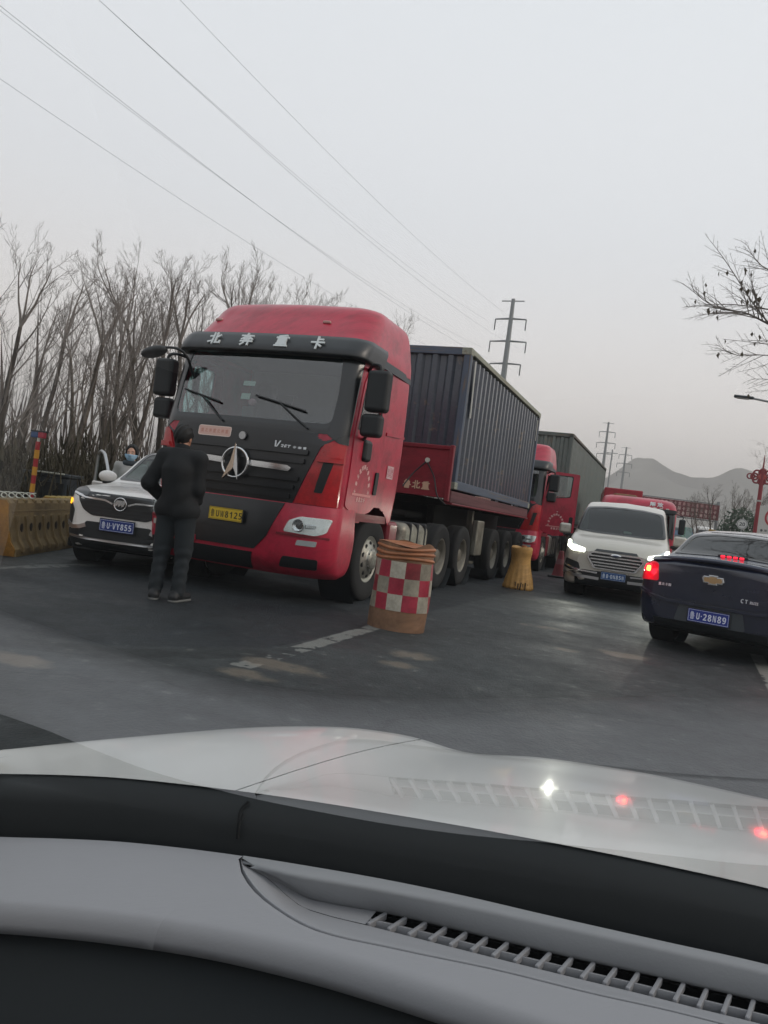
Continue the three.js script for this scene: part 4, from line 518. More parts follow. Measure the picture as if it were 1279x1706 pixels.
// dark blue saloon, seen from behind; a white one farther on shares its build
M.navySkyLit = phys('#3a4152', { roughness: .25, clearcoat: 1, clearcoatRoughness: .08, metalness: .3 });  // lightened copy of the navy, sky sheen put into the colour
function makeSaloon(name, label, pos, ry, coat, roofCoat, lit, text) {
  const t = thing(name, label, 'car', pos, ry);
  const st = [
    ST(0, [0, .36], [.52, .36], [.62, .44], [.66, .58], [.66, .78], [.6, .93], [.36, .985], [0, 1.0]),
    ST(-.06, [0, .28], [.66, .28], [.76, .4], [.79, .58], [.79, .82], [.72, .975], [.42, 1.035], [0, 1.05]),
    ST(-.2, [0, .24], [.76, .26], [.84, .4], [.86, .6], [.85, .84], [.77, 1.0], [.46, 1.065], [0, 1.08]),
    ST(-.5, [0, .2], [.8, .24], [.865, .4], [.885, .62], [.875, .86], [.79, 1.015], [.52, 1.085], [0, 1.1]),
    ST(-.64, [0, .2], [.8, .24], [.865, .4], [.885, .62], [.88, .87], [.79, 1.03], [.65, 1.12], [0, 1.15]),
    ST(-1.2, [0, .2], [.8, .24], [.865, .4], [.885, .62], [.88, .88], [.79, 1.04], [.63, 1.385], [0, 1.425]),
    ST(-1.75, [0, .2], [.8, .24], [.865, .4], [.885, .62], [.88, .88], [.79, 1.04], [.62, 1.44], [0, 1.49]),
    ST(-2.5, [0, .2], [.8, .24], [.865, .4], [.885, .62], [.875, .88], [.78, 1.02], [.58, 1.38], [0, 1.43]),
    ST(-3.3, [0, .2], [.8, .24], [.865, .4], [.88, .6], [.86, .86], [.78, .98], [.6, 1.02], [0, 1.04]),
    ST(-4.1, [0, .22], [.74, .24], [.82, .38], [.84, .56], [.8, .76], [.72, .86], [.5, .9], [0, .92]),
    ST(-4.4, [0, .3], [.5, .32], [.6, .4], [.62, .52], [.6, .64], [.52, .72], [.36, .75], [0, .76])];
  const RWn = [[-.66, 1.115], [0, 1.15], [.66, 1.115], [.59, 1.345], [.34, 1.395], [-.34, 1.395], [-.59, 1.345]], SW = [[-.85, 1.05], [-1.7, 1.05], [-1.7, 1.32], [-1.25, 1.3]], FW = [[-1.82, 1.05], [-2.85, 1.04], [-2.4, 1.28], [-1.82, 1.33]];
  const B = carShell(t, st, coat, [-.95, -3.5], [{ axis: 'z', s: 1, lim: -1.5, p: RWn }, { axis: 'x', p: SW }, { axis: 'x', p: FW }], .355);
  part(t, 'rear_window', onBody(B, RWn, 'z', 1, .002, .004, 3), M.glassDark); part(t, 'window_seal', onBody(B, roundPoly(RWn.map(([x, y]) => [x * 1.05, (y - 1.25) * 1.08 + 1.25]), .05), 'z', 1, .006, .015, 3, [roundPoly(RWn.map(([x, y]) => [x * .97, (y - 1.25) * .94 + 1.25]), .05)]), M.blackGloss);
  part(t, 'roof_panel', onBody(B, roundPoly([[-.5, -1.32], [.5, -1.32], [.5, -2.3], [-.5, -2.3]], .1), 'y', 1, .004, .01, 3), roofCoat);
  for (const s of [1, -1]) for (const p of [SW, FW]) part(t, 'side_window', onBody(B, roundPoly(p, .04), 'x', s, .004, .004, 2), M.glassDark);
  part(t, 'boot_lip', onBody(B, roundPoly([[-.74, .985], [-.4, 1.035], [0, 1.05], [.4, 1.035], [.74, .985], [.74, 1.01], [.4, 1.065], [0, 1.08], [-.4, 1.065], [-.74, 1.01]], .01), 'z', 1, .03, .05, 3), coat);
  part(t, 'added_boot_spoiler', tube([[-.72, 1.015, -.12], [-.5, 1.05, -.06], [0, 1.075, -.03], [.5, 1.05, -.06], [.72, 1.015, -.12]], .028, 12, 40), lit ? M.navySkyLit : coat);  // rounded tube added along the boot edge to catch the sky
  part(t, 'boot_lid', onBody(B, roundPoly([[-.52, .6], [.52, .6], [.62, .68], [.66, .96], [.35, 1.0], [-.35, 1.0], [-.66, .96], [-.62, .68]], .04), 'z', 1, .012, .02, 3), coat);
  part(t, 'bumper_step', onBody(B, strip([[-.82, .66], [-.66, .6], [-.5, .565], [.5, .565], [.66, .6], [.82, .66]], .03), 'z', 1, .03, .05, 2), coat);
  part(t, 'plate_recess', onBody(B, roundPoly([[-.38, .36], [.38, .36], [.34, .545], [-.34, .545]], .02), 'z', 1, .006, .02, 2), M.greyTrim);
  part(t, 'lower_trim', onBody(B, roundPoly([[-.78, .25], [.78, .25], [.78, .36], [-.78, .36]], .02), 'z', 1, .01, .02, 3), M.trim);
  for (const s of [1, -1]) { const m = p => s > 0 ? p : mirrorX(p);
    const L = part(t, 'tail_lamp', onBody(B, m(roundPoly([[.6, .77], [.62, .96], [.7, .985], [.85, .93], [.86, .82], [.84, .76]], .03)), 'z', 1, .014, .03, 3), lit ? M.tail : M.tailDim);
    part(L, 'lamp_glow', onBody(B, m(roundPoly([[.7, .85], [.7, .95], [.8, .94], [.81, .86]], .03)), 'z', 1, .02, .02, 2), lit ? M.tailOn : M.tailDim); if (lit) { part(L, 'bulb_glow', onBody(B, m(roundPoly([[.71, .86], [.71, .925], [.765, .925], [.765, .865]], .02)), 'z', 1, .026, .02, 2), M.tailHot); const p = probe(B, 'z', 1, s * .74, .88).point, pl = new THREE.PointLight(0xff3040, .12, 0, 2); pl.position.set(p.x, p.y, p.z + .1); pl.shadow.radius = 3; pl.castShadow = true; t.add(pl); }
    const mr = sub(t, 'door_mirror', [s * .9, 1.04, -2.62]); part(mr, 'mirror_cap', at(new THREE.SphereGeometry(.1, 16, 12).scale(1, .7, .6), s * .07, 0, 0), coat); }
  if (lit) { const hb = sub(t, 'brake_light', [0, 1.135, -.66]); part(hb, 'lamp_housing', rbox(.34, .05, .1, .015), M.black); for (let i = 0; i < 4; i++) part(hb, 'lamp_glow', rbox(.05, .024, .02, .008).translate(-.105 + i * .07, .006, .055), M.tailOn); part(t, 'brake_light_housing', rbox(.3, .03, .2, .01).translate(0, 1.115, -.78), M.black); }
  { const e = sub(t, 'emblem', [0, .865, .018]); const sh = new THREE.Shape([[-.115, .008], [-.1, .034], [-.04, .034], [-.046, .05], [.046, .05], [.04, .034], [.1, .034], [.115, -.008], [.1, -.034], [.04, -.034], [.046, -.05], [-.046, -.05], [-.04, -.034], [-.1, -.034]].map(p => new THREE.Vector2(...p))); part(e, 'bow_frame', new THREE.ExtrudeGeometry(sh, { depth: .012, bevelEnabled: true, bevelSize: .006, bevelThickness: .005, bevelSegments: 2 }), M.chrome); const g2 = new THREE.ExtrudeGeometry(sh, { depth: .012, bevelEnabled: false }); g2.scale(.86, .72, 1); g2.translate(0, 0, .012); part(e, 'bow_face', g2, M.bowGold); }
  if (text) { part(t, 'lettering', onBody(B, box4(.3, .66, .56, .72), 'z', 1, .018, .003, 1), textMat(256, 52, (c, w, h) => { c.clearRect(0, 0, w, h); c.fillStyle = '#d6dadd'; c.font = 'bold 50px sans-serif'; c.fillText('C T', 4, 44); c.font = 'bold 36px sans-serif'; c.fillText('RUZE', 96, 44); })); part(t, 'lettering', onBody(B, box4(-.6, .715, -.44, .765), 'z', 1, .018, .003, 1), textMat(128, 40, (c, w, h) => { c.clearRect(0, 0, w, h); c.strokeStyle = '#cfd4d8'; ['zhong', 'bei', 'ka', 'jie'].forEach((k, i) => drawStrokes(c, CH[k], 4 + i * 30, 6, 26, 4)); })); }
  if (text) plate(t, text, '#20348c', '#e6ebf4', [0, .45, .03]);
  for (const z of [-.95, -3.5]) for (const s of [1, -1]) carWheel(t, s * .755, z, s, .325);
  cabinInside(t, .72, .55, -1.2, -2.9, 1.3); part(t, 'underbody', rbox(1.4, .1, 4, .03).translate(0, .26, -2.2), M.dark);
  return t;
}
makeSaloon('car', 'dark blue saloon with brake lights lit, driving away beside the silver van', [.2, 0, -9.3], -17 * D2R, M.navy, M.navy, true, 'U.28N89');
makeSaloon('car', 'small white car far off, its roof showing over the dark saloon', [.42, 0, -30], 0, M.white, M.white, false);
// red lorry behind the van
{
  const t = thing('lorry', 'red lorry with a white lettered roof and a red box, hidden behind the silver van', 'lorry', [-1.72, 0, -23.6], 8 * D2R); t.scale.setScalar(.88);
  const g = cabSkin([[1.0, .0, 1.2, .25, .05, -1.9], [1.6, .0, 1.22, .22, .05, -1.9], [2.3, -.1, 1.22, .2, .05, -1.9], [2.52, -.16, 1.21, .2, .05, -1.9], [2.6, -.2, 1.2, .25, .05, -1.9], [2.8, -.42, 1.12, .4, .06, -1.86], [2.86, -.7, .95, .4, .05, -1.7]], .04); const B = bvhOf(g);
  const WS = [[-1.05, 1.62], [1.05, 1.62], [1.02, 2.36], [-1.02, 2.36]];
  part(t, 'cab', cutTris(g, c => c.z > -.5 && inPoly(c.x, c.y, WS)), M.red); part(t, 'windscreen', onBody(B, WS, 'z', 1, .004, .004, 2), M.glass); part(t, 'windscreen_frame', onBody(B, roundPoly(box4(-1.17, 1.52, 1.17, 2.42), .05), 'z', 1, .01, .03, 3, [roundPoly(WS.map(([x, y]) => [x * .97, (y - 2) * .95 + 2]), .06)]), M.blackGloss);
  part(t, 'sun_visor', onBody(B, roundPoly([[-1.16, 2.38], [1.16, 2.38], [1.14, 2.5], [-1.14, 2.5]], .03), 'z', 1, .1, .1, 3), M.trim); for (const x of [-.3, .3, .5, .7, .9]) part(t, 'marker_lamp', at(rbox(.1, .045, .03, .01), x, 2.535, probe(B, 'z', 1, x, 2.535).point.z + .02), M.paper);
  ['jie', 'fang'].forEach((k, i) => part(t, 'lettering', at(strokesGeo(CH[k], .17, .022, .012), .42 + i * .24, 2.66, probe(B, 'z', 1, .5, 2.66).point.z + .02, -.6), M.lettering));
  part(t, 'inside_wall', rbox(2.2, 1.5, .04, .01).translate(0, 1.9, -1.7), M.cream); part(t, 'bumper', rbox(2.4, .6, .4, .08, 3).translate(0, .72, -.12), M.red); part(t, 'grille', onBody(B, roundPoly(box4(-.8, 1.08, .8, 1.45), .04), 'z', 1, .01, .02, 2), M.mask);
  for (const s of [1, -1]) { const mr = sub(t, 'mirror', [s * 1.38, 2.0, .06]); part(mr, 'mirror_housing', rbox(.2, .5, .14, .05, 3), M.trim); part(mr, 'mirror_arm', tube([[-s * .16, .32, -.1], [0, .34, 0], [0, .2, 0]], .018, 6), M.black); lorryWheel(t, s * 1.04, -1.3, s, true); lorryWheel(t, s * 1.04, -5.6, s, false); }
  part(t, 'cargo_box', rbox(1.35, 2.0, 5.0, .04).translate(-.45, 2.2, -5), M.redBox); part(t, 'chassis', rbox(.9, .3, 7, .03).translate(0, .95, -4), M.chassis); part(t, 'tarpaulin', at(rbox(.85, .3, .6, .12, 4), -.45, 2.78, -1.1), std('#8a6b52', .95, 0, { map: wearTex }));
}
// ---------- people ----------
const smin = (a, b, k) => { const h = Math.max(0, Math.min(1, .5 + .5 * (b - a) / k)); return b + (a - b) * h - k * h * (1 - h); };
function capsule(p, a, b, ra, rb) { const ax = b[0] - a[0], ay = b[1] - a[1], az = b[2] - a[2], px = p[0] - a[0], py = p[1] - a[1], pz = p[2] - a[2]; const t = Math.max(0, Math.min(1, (px * ax + py * ay + pz * az) / (ax * ax + ay * ay + az * az || 1e-9))); return Math.hypot(px - ax * t, py - ay * t, pz - az * t) - (ra + (rb - ra) * t); }
const ellip = (p, c, r) => { const k = Math.hypot((p[0] - c[0]) / r[0], (p[1] - c[1]) / r[1], (p[2] - c[2]) / r[2]); return (k - 1) * Math.min(...r); };
// surface nets over a box
function fieldMesh(f, lo, hi, cell) {
  const n = [0, 1, 2].map(k => Math.ceil((hi[k] - lo[k]) / cell) + 1), [nx, ny, nz] = n, val = new Float32Array(nx * ny * nz), id = (i, j, k) => (k * ny + j) * nx + i;
  for (let k = 0; k < nz; k++) for (let j = 0; j < ny; j++) for (let i = 0; i < nx; i++) val[id(i, j, k)] = f([lo[0] + i * cell, lo[1] + j * cell, lo[2] + k * cell]);
  const vi = new Int32Array(nx * ny * nz).fill(-1), pos = [], idx = [];
  for (let k = 0; k < nz - 1; k++) for (let j = 0; j < ny - 1; j++) for (let i = 0; i < nx - 1; i++) {
    const c = []; let s = 0; for (let q = 0; q < 8; q++) { const v = val[id(i + (q & 1), j + ((q >> 1) & 1), k + (q >> 2))]; c.push(v); if (v < 0) s++; } if (s === 0 || s === 8) continue;
    let x = 0, y = 0, z = 0, m = 0; for (let a = 0; a < 8; a++) for (const bit of [1, 2, 4]) { const b = a | bit; if (b === a) continue; if ((c[a] < 0) !== (c[b] < 0)) { const t = c[a] / (c[a] - c[b]); x += (a & 1) + (bit === 1 ? t : 0); y += ((a >> 1) & 1) + (bit === 2 ? t : 0); z += (a >> 2) + (bit === 4 ? t : 0); m++; } }
    vi[id(i, j, k)] = pos.length / 3; pos.push(lo[0] + (i + x / m) * cell, lo[1] + (j + y / m) * cell, lo[2] + (k + z / m) * cell);
  }
  const quad = (a, b, c, d, fl) => { if (a < 0 || b < 0 || c < 0 || d < 0) return; fl ? idx.push(a, b, c, a, c, d) : idx.push(a, c, b, a, d, c); };
  for (let k = 1; k < nz - 1; k++) for (let j = 1; j < ny - 1; j++) for (let i = 1; i < nx - 1; i++) { const v = val[id(i, j, k)] < 0;
    if (v !== val[id(i + 1, j, k)] < 0) quad(vi[id(i, j - 1, k - 1)], vi[id(i, j, k - 1)], vi[id(i, j, k)], vi[id(i, j - 1, k)], v);
    if (v !== val[id(i, j + 1, k)] < 0) quad(vi[id(i - 1, j, k - 1)], vi[id(i - 1, j, k)], vi[id(i, j, k)], vi[id(i, j, k - 1)], v);
    if (v !== val[id(i, j, k + 1)] < 0) quad(vi[id(i - 1, j - 1, k)], vi[id(i, j - 1, k)], vi[id(i, j, k)], vi[id(i - 1, j, k)], v); }
  return mesh3(pos, idx);
}
const chain = (segs, k) => p => segs.reduce((d, s) => smin(d, capsule(p, ...s), k), 9);
function handGeo(P, dir, palmN, s) { // wrist point, direction of the fingers, direction of the palm; s mirrors the thumb
  const D = V3(...dir).normalize(), N = V3(...palmN); N.addScaledVector(D, -N.dot(D)).normalize(); const S = D.clone().cross(N).multiplyScalar(s); const q = (a, b, c) => [P[0] + D.x * a + S.x * b + N.x * c, P[1] + D.y * a + S.y * b + N.y * c, P[2] + D.z * a + S.z * b + N.z * c];
  const palm = [[q(0, 0, 0), q(.05, 0, .0), .026, .03], [q(.03, .018, 0), q(.085, .026, 0), .018, .016], [q(.03, -.02, 0), q(.082, -.028, 0), .018, .015], [q(.04, 0, 0), q(.088, 0, 0), .018, .017]];
  const fingers = [[.03, .072, .095], [.01, .08, .1], [-.012, .074, .097], [-.032, .058, .088]].map(([o, l, st]) => [[q(st - .014, o, 0), q(st + l * .42, o * 1.08, .008), .0098, .0092], [q(st + l * .42, o * 1.08, .008), q(st + l * .72, o * 1.1, .024), .0092, .0085], [q(st + l * .72, o * 1.1, .024), q(st + l * .92, o * 1.1, .044), .0085, .0075]]);
  const thumb = [[q(.03, .026, .006), q(.062, .05, .018), .013, .011], [q(.062, .05, .018), q(.092, .058, .032), .011, .009]];
  const f = p => { let d = chain(palm, .014)(p); for (const s of fingers) d = smin(d, chain(s, .003)(p), .004); return smin(d, chain(thumb, .005)(p), .008); };
  const c = q(.07, 0, .01); return fieldMesh(f, c.map(v => v - .13), c.map(v => v + .13), .0042);
}
function headField(c, yaw = 0) { // head about 0.235 tall, face towards +z turned by yaw
  const cy = Math.cos(yaw), sy = Math.sin(yaw); const L = p => { const x = p[0] - c[0], z = p[2] - c[2]; return [x * cy - z * sy, p[1] - c[1], x * sy + z * cy]; };
  return p => { const q = L(p); let d = ellip(q, [0, .025, -.012], [.076, .1, .095]); d = smin(d, ellip(q, [0, -.05, .022], [.055, .068, .066]), .03); d = smin(d, capsule(q, [0, .012, .082], [0, -.026, .102], .009, .015), .012); d = smin(d, capsule(q, [-.018, -.064, .08], [.018, -.064, .08], .009, .009), .01); for (const s of [-1, 1]) { d = smin(d, ellip(q, [s * .078, -.012, -.012], [.012, .032, .02]), .008); d = smin(d, capsule(q, [s * .016, .03, .08], [s * .05, .03, .066], .01, .008), .012); const e = ellip(q, [s * .031, .008, .086], [.016, .01, .012]); d = Math.max(d, -e - .002); } return d; };
}
function person(name, label, pos, ry, o) {
  const t = thing(name, label, 'person', pos, ry); const H = o.h / 1.75; const S = p => p.map(v => v * H);
  const J = o.joints; const seg = (a, b, ra, rb) => [S(J[a]), S(J[b]), ra * H, rb * H];
  const head = headField(S(J.head), o.headYaw || 0);
  const torso = [seg('pelvis', 'waist', .13, .125), seg('waist', 'chest', .125, .145), seg('chest', 'neck', .12, .06)];
  const sh = [seg('shL', 'shR', .065, .065)], hips = [seg('hipL', 'hipR', .1, .1)];
  const arms = ['L', 'R'].flatMap(s => [seg('sh' + s, 'el' + s, .056, .045), seg('el' + s, 'wr' + s, .044, .03)]), legs = ['L', 'R'].flatMap(s => [seg('hip' + s, 'kn' + s, .088, .058), seg('kn' + s, 'an' + s, .056, .036)]);
  const flat = (f, k) => p => f([p[0], p[1], p[2] * k]) / 1.0;
  const body = p => { let d = chain([...torso, ...sh, ...hips], .05)(p); for (const a of [...arms, ...legs]) d = smin(d, capsule(p, ...a), .03); d = smin(d, capsule(p, S(J.neck), S(J.head), .056 * H, .052 * H), .03); return smin(d, head(p), .02); };
  const lo = S(o.lo), hi = S(o.hi); const bodyG = fieldMesh(body, lo, hi, .0135);
  const hc = S(J.head); const headG = fieldMesh(p => Math.min(head(p), capsule(p, S(J.neck), S(J.head), .056 * H, .052 * H)), hc.map((v, i) => v - [.13, .17, .14][i]), hc.map((v, i) => v + [.13, .15, .15][i]), .005);
  part(t, 'body', merge(bodyG, headG, handGeo(S(J.wrL), o.handL[0], o.handL[1], 1), handGeo(S(J.wrR), o.handR[0], o.handR[1], -1)), o.skin);
  // clothes follow the same bones, thicker, cut at hem, cuffs and neckline
  const top = p => { let d = chain([...torso.map(s => [s[0], s[1], s[2] + .03 * H, s[3] + .032 * H]), ...sh.map(s => [s[0], s[1], s[2] + .022, s[3] + .022]), ...hips.map(s => [s[0], s[1], s[2] + .035, s[3] + .035])], .06)(p); for (const a of arms) d = smin(d, capsule(p, a[0], a[1], a[2] + .026 * H, a[3] + .024 * H), .035); d += .0035 * Math.sin(p[1] * 29 + p[0] * 17 + Math.sin(p[2] * 23)) * (p[1] < S(J.chest)[1] ? 1 : .3); d = Math.max(d, S([0, o.hem, 0])[1] + .012 * Math.sin(p[0] * 21) - p[1]); d = Math.max(d, p[1] - (S(J.neck)[1] + o.collar * H)); for (const s of ['L', 'R']) { const w = S(J['wr' + s]), e = S(J['el' + s]), v = [w[0] - e[0], w[1] - e[1], w[2] - e[2]], l = Math.hypot(...v); const q = ((p[0] - w[0]) * v[0] + (p[1] - w[1]) * v[1] + (p[2] - w[2]) * v[2]) / l; if (Math.hypot(p[0] - w[0], p[1] - w[1], p[2] - w[2]) < .09) d = Math.max(d, q - .0); } return d; };
  part(t, o.topName, fieldMesh(top, lo.map(v => v - .05), hi.map(v => v + .05), .0135), o.topMat);
  const trou = p => { let d = chain(hips.map(s => [s[0], s[1], s[2] + .02, s[3] + .02]), .05)(p); for (const a of legs) d = smin(d, capsule(p, a[0], a[1], a[2] + .016 * H, a[3] + .032 * H), .03); d += .005 * Math.sin(p[1] * 60 + p[0] * 30 + 3 * Math.sin(p[2] * 20)) * (p[1] < .55 * H ? 1 : .2); d = Math.max(d, p[1] - S([0, o.hem + .14, 0])[1]); return Math.max(d, .045 - p[1]); };
  part(t, 'trousers', fieldMesh(trou, lo, hi.map((v, i) => i === 1 ? 1.1 * H : v), .0135), o.trouserMat);
  for (const s of ['L', 'R']) { const a = S(J['an' + s]), fd = o.feet[s]; const toe = [a[0] + fd[0] * .17, .045, a[2] + fd[1] * .17], heel = [a[0] - fd[0] * .06, .05, a[2] - fd[1] * .06]; const shoe = p => { let d = smin(capsule(p, heel, toe, .048, .042), capsule(p, [a[0], .11, a[2]], heel, .048, .05), .03); return Math.max(d, .012 - p[1]); }; const c = [(toe[0] + heel[0]) / 2, .07, (toe[2] + heel[2]) / 2]; const g = part(t, 'shoe', fieldMesh(shoe, c.map((v, i) => v - [.22, .09, .22][i]), c.map((v, i) => v + [.22, .13, .22][i]), .009), M.shoe); const solef = p => Math.max(capsule([p[0], p[1] * .3 + .03, p[2]], [heel[0], .035, heel[2]], [toe[0], .035, toe[2]], .052, .046), p[1] - .024, .001 - p[1]); part(g, 'sole', fieldMesh(solef, c.map((v, i) => v - [.22, .09, .22][i]), c.map((v, i) => v + [.22, .0, .22][i]), .008), M.sole); }
  const cy = Math.cos(o.headYaw || 0), sy = Math.sin(o.headYaw || 0); const hairF = p => { const x0 = p[0] - hc[0], z0 = p[2] - hc[2], q = [x0 * cy - z0 * sy, p[1] - hc[1], x0 * sy + z0 * cy]; let d = ellip(q, [0, .03, -.018], [.09 + o.hairVol, .108 + o.hairVol, .104 + o.hairVol]) + .004 * Math.sin(q[0] * 120 + q[1] * 60) ; d = Math.max(d, q[2] - .055 - (q[1] - .06) * .25); const face = ellip(q, [0, -.05, .1], [.085, .125, .1]); d = Math.max(d, -face); return Math.max(d, -q[1] - o.hairLow); };
  part(t, 'hair', fieldMesh(hairF, hc.map(v => v - .16), hc.map(v => v + .16), .006), M.hair);
  const hg = (x, y, z) => [hc[0] + x * cy + z * sy, hc[1] + y, hc[2] - x * sy + z * cy];
  for (const s of [-1, 1]) { part(t, 'eye', new THREE.SphereGeometry(.0105, 12, 10).translate(...hg(s * .031, .008, .077)), M.paper); part(t, 'iris', new THREE.SphereGeometry(.006, 10, 8).translate(...hg(s * .031, .008, .0835)), M.dark); part(t, 'eyebrow', rod(hg(s * .018, .031, .088), hg(s * .05, .03, .072), .004, 6), M.hair); }
  if (o.stand) { const nk = S(J.neck); part(t, 'collar', fieldMesh(p => { const d = Math.hypot(p[0] - nk[0], p[2] - nk[2] - .004) - .078 - (p[1] - nk[1]) * -.25; return Math.max(Math.abs(d) - .011, p[1] - nk[1] - .062 - (p[2] - nk[2]) * -.25, nk[1] - .03 - p[1]); }, nk.map((v, i) => v - .15), nk.map((v, i) => v + .15), .007), o.topMat); }
  return { t, hg, hc };
}
// the man stands with his back to us: local +z is the way he faces
{
  const r = person('person', 'person in a black jacket and dark jeans seen from behind, standing before the lorry', [-4.84, 0, -6.35], 180 * D2R + 14 * D2R, {
    h: 1.77, stand: true, headYaw: -.12, hem: .83, collar: .03, topName: 'jacket', topMat: M.jacket, trouserMat: M.jeans, skin: M.skin, hairVol: .004, hairLow: .06,
    joints: { head: [.05, 1.62, .06], neck: [.03, 1.485, .01], chest: [0.01, 1.28, -.02], waist: [0, 1.08, -.01], pelvis: [0, .95, 0], shL: [.185, 1.42, -.01], shR: [-.165, 1.42, -.01], elL: [.295, 1.14, -.09], elR: [-.18, 1.13, .0], wrL: [.22, .99, .12], wrR: [-.13, 1.0, .17], hipL: [.095, .9, 0], hipR: [-.095, .9, 0], knL: [.115, .5, .02], knR: [-.105, .5, .03], anL: [.12, .1, -.02], anR: [-.11, .1, 0] },
    handL: [[-.6, -.2, .6], [-.3, -.4, -.5]], handR: [[.6, -.2, .6], [.3, -.4, -.5]], feet: { L: [.35, .94], R: [-.2, .98] }, lo: [-.5, -.02, -.3], hi: [.5, 1.83, .4] });
}
{
  const r = person('person', 'person in a light top and blue face mask, standing behind the white car', [-8.3, 0, -9.6], 24 * D2R, {
    h: 1.66, headYaw: .05, hem: .82, collar: .0, topName: 'coat', topMat: std('#b9b7b4', .9), trouserMat: M.jeans, skin: M.skinPale, hairVol: .012, hairLow: .1,
    joints: { head: [0, 1.63, .03], neck: [0, 1.48, .0], chest: [0, 1.27, -.02], waist: [0, 1.08, -.01], pelvis: [0, .95, 0], shL: [.18, 1.41, -.01], shR: [-.18, 1.41, -.01], elL: [.24, 1.15, .02], elR: [-.26, 1.16, 0], wrL: [.2, .98, .16], wrR: [-.22, 1.02, .18], hipL: [.09, .9, 0], hipR: [-.09, .9, 0], knL: [.1, .5, .02], knR: [-.1, .5, .02], anL: [.1, .1, -.01], anR: [-.1, .1, -.01] },
    handL: [[-.2, -.3, .9], [-.6, -.6, 0]], handR: [[.2, -.1, .9], [.5, -.7, 0]], feet: { L: [.15, .98], R: [-.15, .98] }, lo: [-.46, -.02, -.28], hi: [.46, 1.85, .36] });
  const c = r.hc, hf = headField(c, .05); const f = p => { const d = Math.abs(hf(p) - .012) - .004; return Math.max(d, p[1] - (c[1] - .014 ), (c[1] - .118) - p[1], c[2] + .012 - p[2]); };
  part(r.t, 'face_mask', fieldMesh(f, c.map(v => v - .15), c.map(v => v + .16), .0055), std('#9fc3dc', .9));
  part(r.t, 'scarf', at(new THREE.TorusGeometry(.085, .045, 12, 28).rotateX(Math.PI / 2).scale(1.05, 1.15, 1), c[0], c[1] - .16, c[2] - .035), std('#3f464c', .95));
}
// ---------- barriers along the verge ----------
function makeBarrier(name, label, L, mat, matEnd, pos, ry, group) {
  const t = thing(name, label, 'barrier', pos, ry, group); const prof = [[-.26, 0], [-.26, .09], [-.2, .18], [-.155, .34], [-.13, .52], [-.12, .66], [-.085, .7], [.085, .7], [.12, .66], [.13, .52], [.155, .34], [.2, .18], [.26, .09], [.26, 0]];
  const sh = new THREE.Shape(prof.map(p => new THREE.Vector2(...p))); const g = new THREE.ExtrudeGeometry(sh, { depth: L, bevelEnabled: true, bevelSize: .012, bevelThickness: .02, bevelSegments: 2, steps: 1 }); g.translate(0, 0, -L); const uvn = g.attributes.uv; part(t, 'block', g, mat); const B = bvhOf(g);
  const n = Math.round(L / .29); for (let i = 0; i < n; i++) { const z = -.16 - i * (L - .3) / (n - 1 || 1);
    part(t, 'rib', onBody(B, roundPoly([[z - .035, .04], [z + .035, .04], [z + .05, .2], [z + .03, .34], [z + .055, .5], [z - .055, .5], [z - .03, .34], [z - .05, .2]], .03), 'x', 1, .03, .05, 2), mat); if (i < n - 1) { const zz = z - .5 * (L - .3) / (n - 1); const hp = probe(B, 'x', 1, zz, .34).point; part(t, 'socket', at(new THREE.SphereGeometry(.05, 14, 10).scale(.3, 1.35, .8), hp.x + .004, .34, zz), M.socket); }
    part(t, 'lug', rbox(.27, .06, .1, .02, 2).translate(0, .685, z), mat); }
  part(t, 'shelf', rbox(.285, .04, L - .04, .015).translate(0, .56, -L / 2), mat);
  part(t, 'end_face', (() => { const s2 = new THREE.Shape(prof.map(([x, y]) => new THREE.Vector2(x * .98, y * .99 + .004))); const q = new THREE.ExtrudeGeometry(s2, { depth: .03, bevelEnabled: false }); q.translate(0, 0, .018); return q; })(), matEnd);
  return t;
}
M.socket = std('#2b2118', .9);
makeBarrier('road_barrier', 'dirty tan road barrier with ribs and dark sockets, in front of the striped pole', 2.75, M.concreteYellow, M.yellowPlastic, [-8.1, 0, -7.1], 26 * D2R, 'barriers along the verge');
makeBarrier('road_barrier', 'yellow topped road barrier beyond the ribbed one, close to the white car', 2.6, std('#a08a45', .8, 0, { map: wearTex }), M.yellowPlastic, [-9.55, 0, -9.3], 28 * D2R, 'barriers along the verge');
makeBarrier('road_barrier', 'orange road barrier whose smooth end shows at the picture edge', 2.2, M.orangeBarrier = std('#b5732a', .6, 0, { map: wearTex }), std('#b5732a', .6, 0, { map: wearTex }), [-7.32, 0, -4.95], 26 * D2R, 'barriers along the verge');
{ const pts = []; for (let i = 0; i <= 90; i++) { const a = i / 90 * 6 * 2 * Math.PI; pts.push([-8.02 + Math.sin(a) * .08 - i / 90 * .36, .76 + .035 * Math.cos(a), -6.9 - i / 90 * 1.0]); } topMesh('rope', tube(pts, .008, 6, 260), M.paper, 'coiled pale rope lying along the top of the ribbed barrier', 'rope'); }
{ const t = thing('marker_pole', 'red and yellow striped pole with a blue and red flasher box, on the barrier', 'pole', [-8.62, .68, -8.05]); for (let i = 0; i < 7; i++) part(t, 'stripe', cyl(.031 + .003 * (i % 2), .118, 14).translate(0, .06 + i * .118, 0), i % 2 ? std('#c8912c', .5) : std('#a52a30', .5)); part(t, 'tip', cyl(.02, .06, 12).translate(0, .855, 0), M.paper); part(t, 'flasher_blue', rbox(.13, .085, .07, .015).translate(-.06, .92, 0), std('#2a4a78', .3)); part(t, 'flasher_red', rbox(.1, .085, .07, .015).translate(.058, .92, 0), std('#a3263a', .3)); part(t, 'flasher_cap', rbox(.25, .02, .09, .008).translate(0, .972, 0), M.trim); }
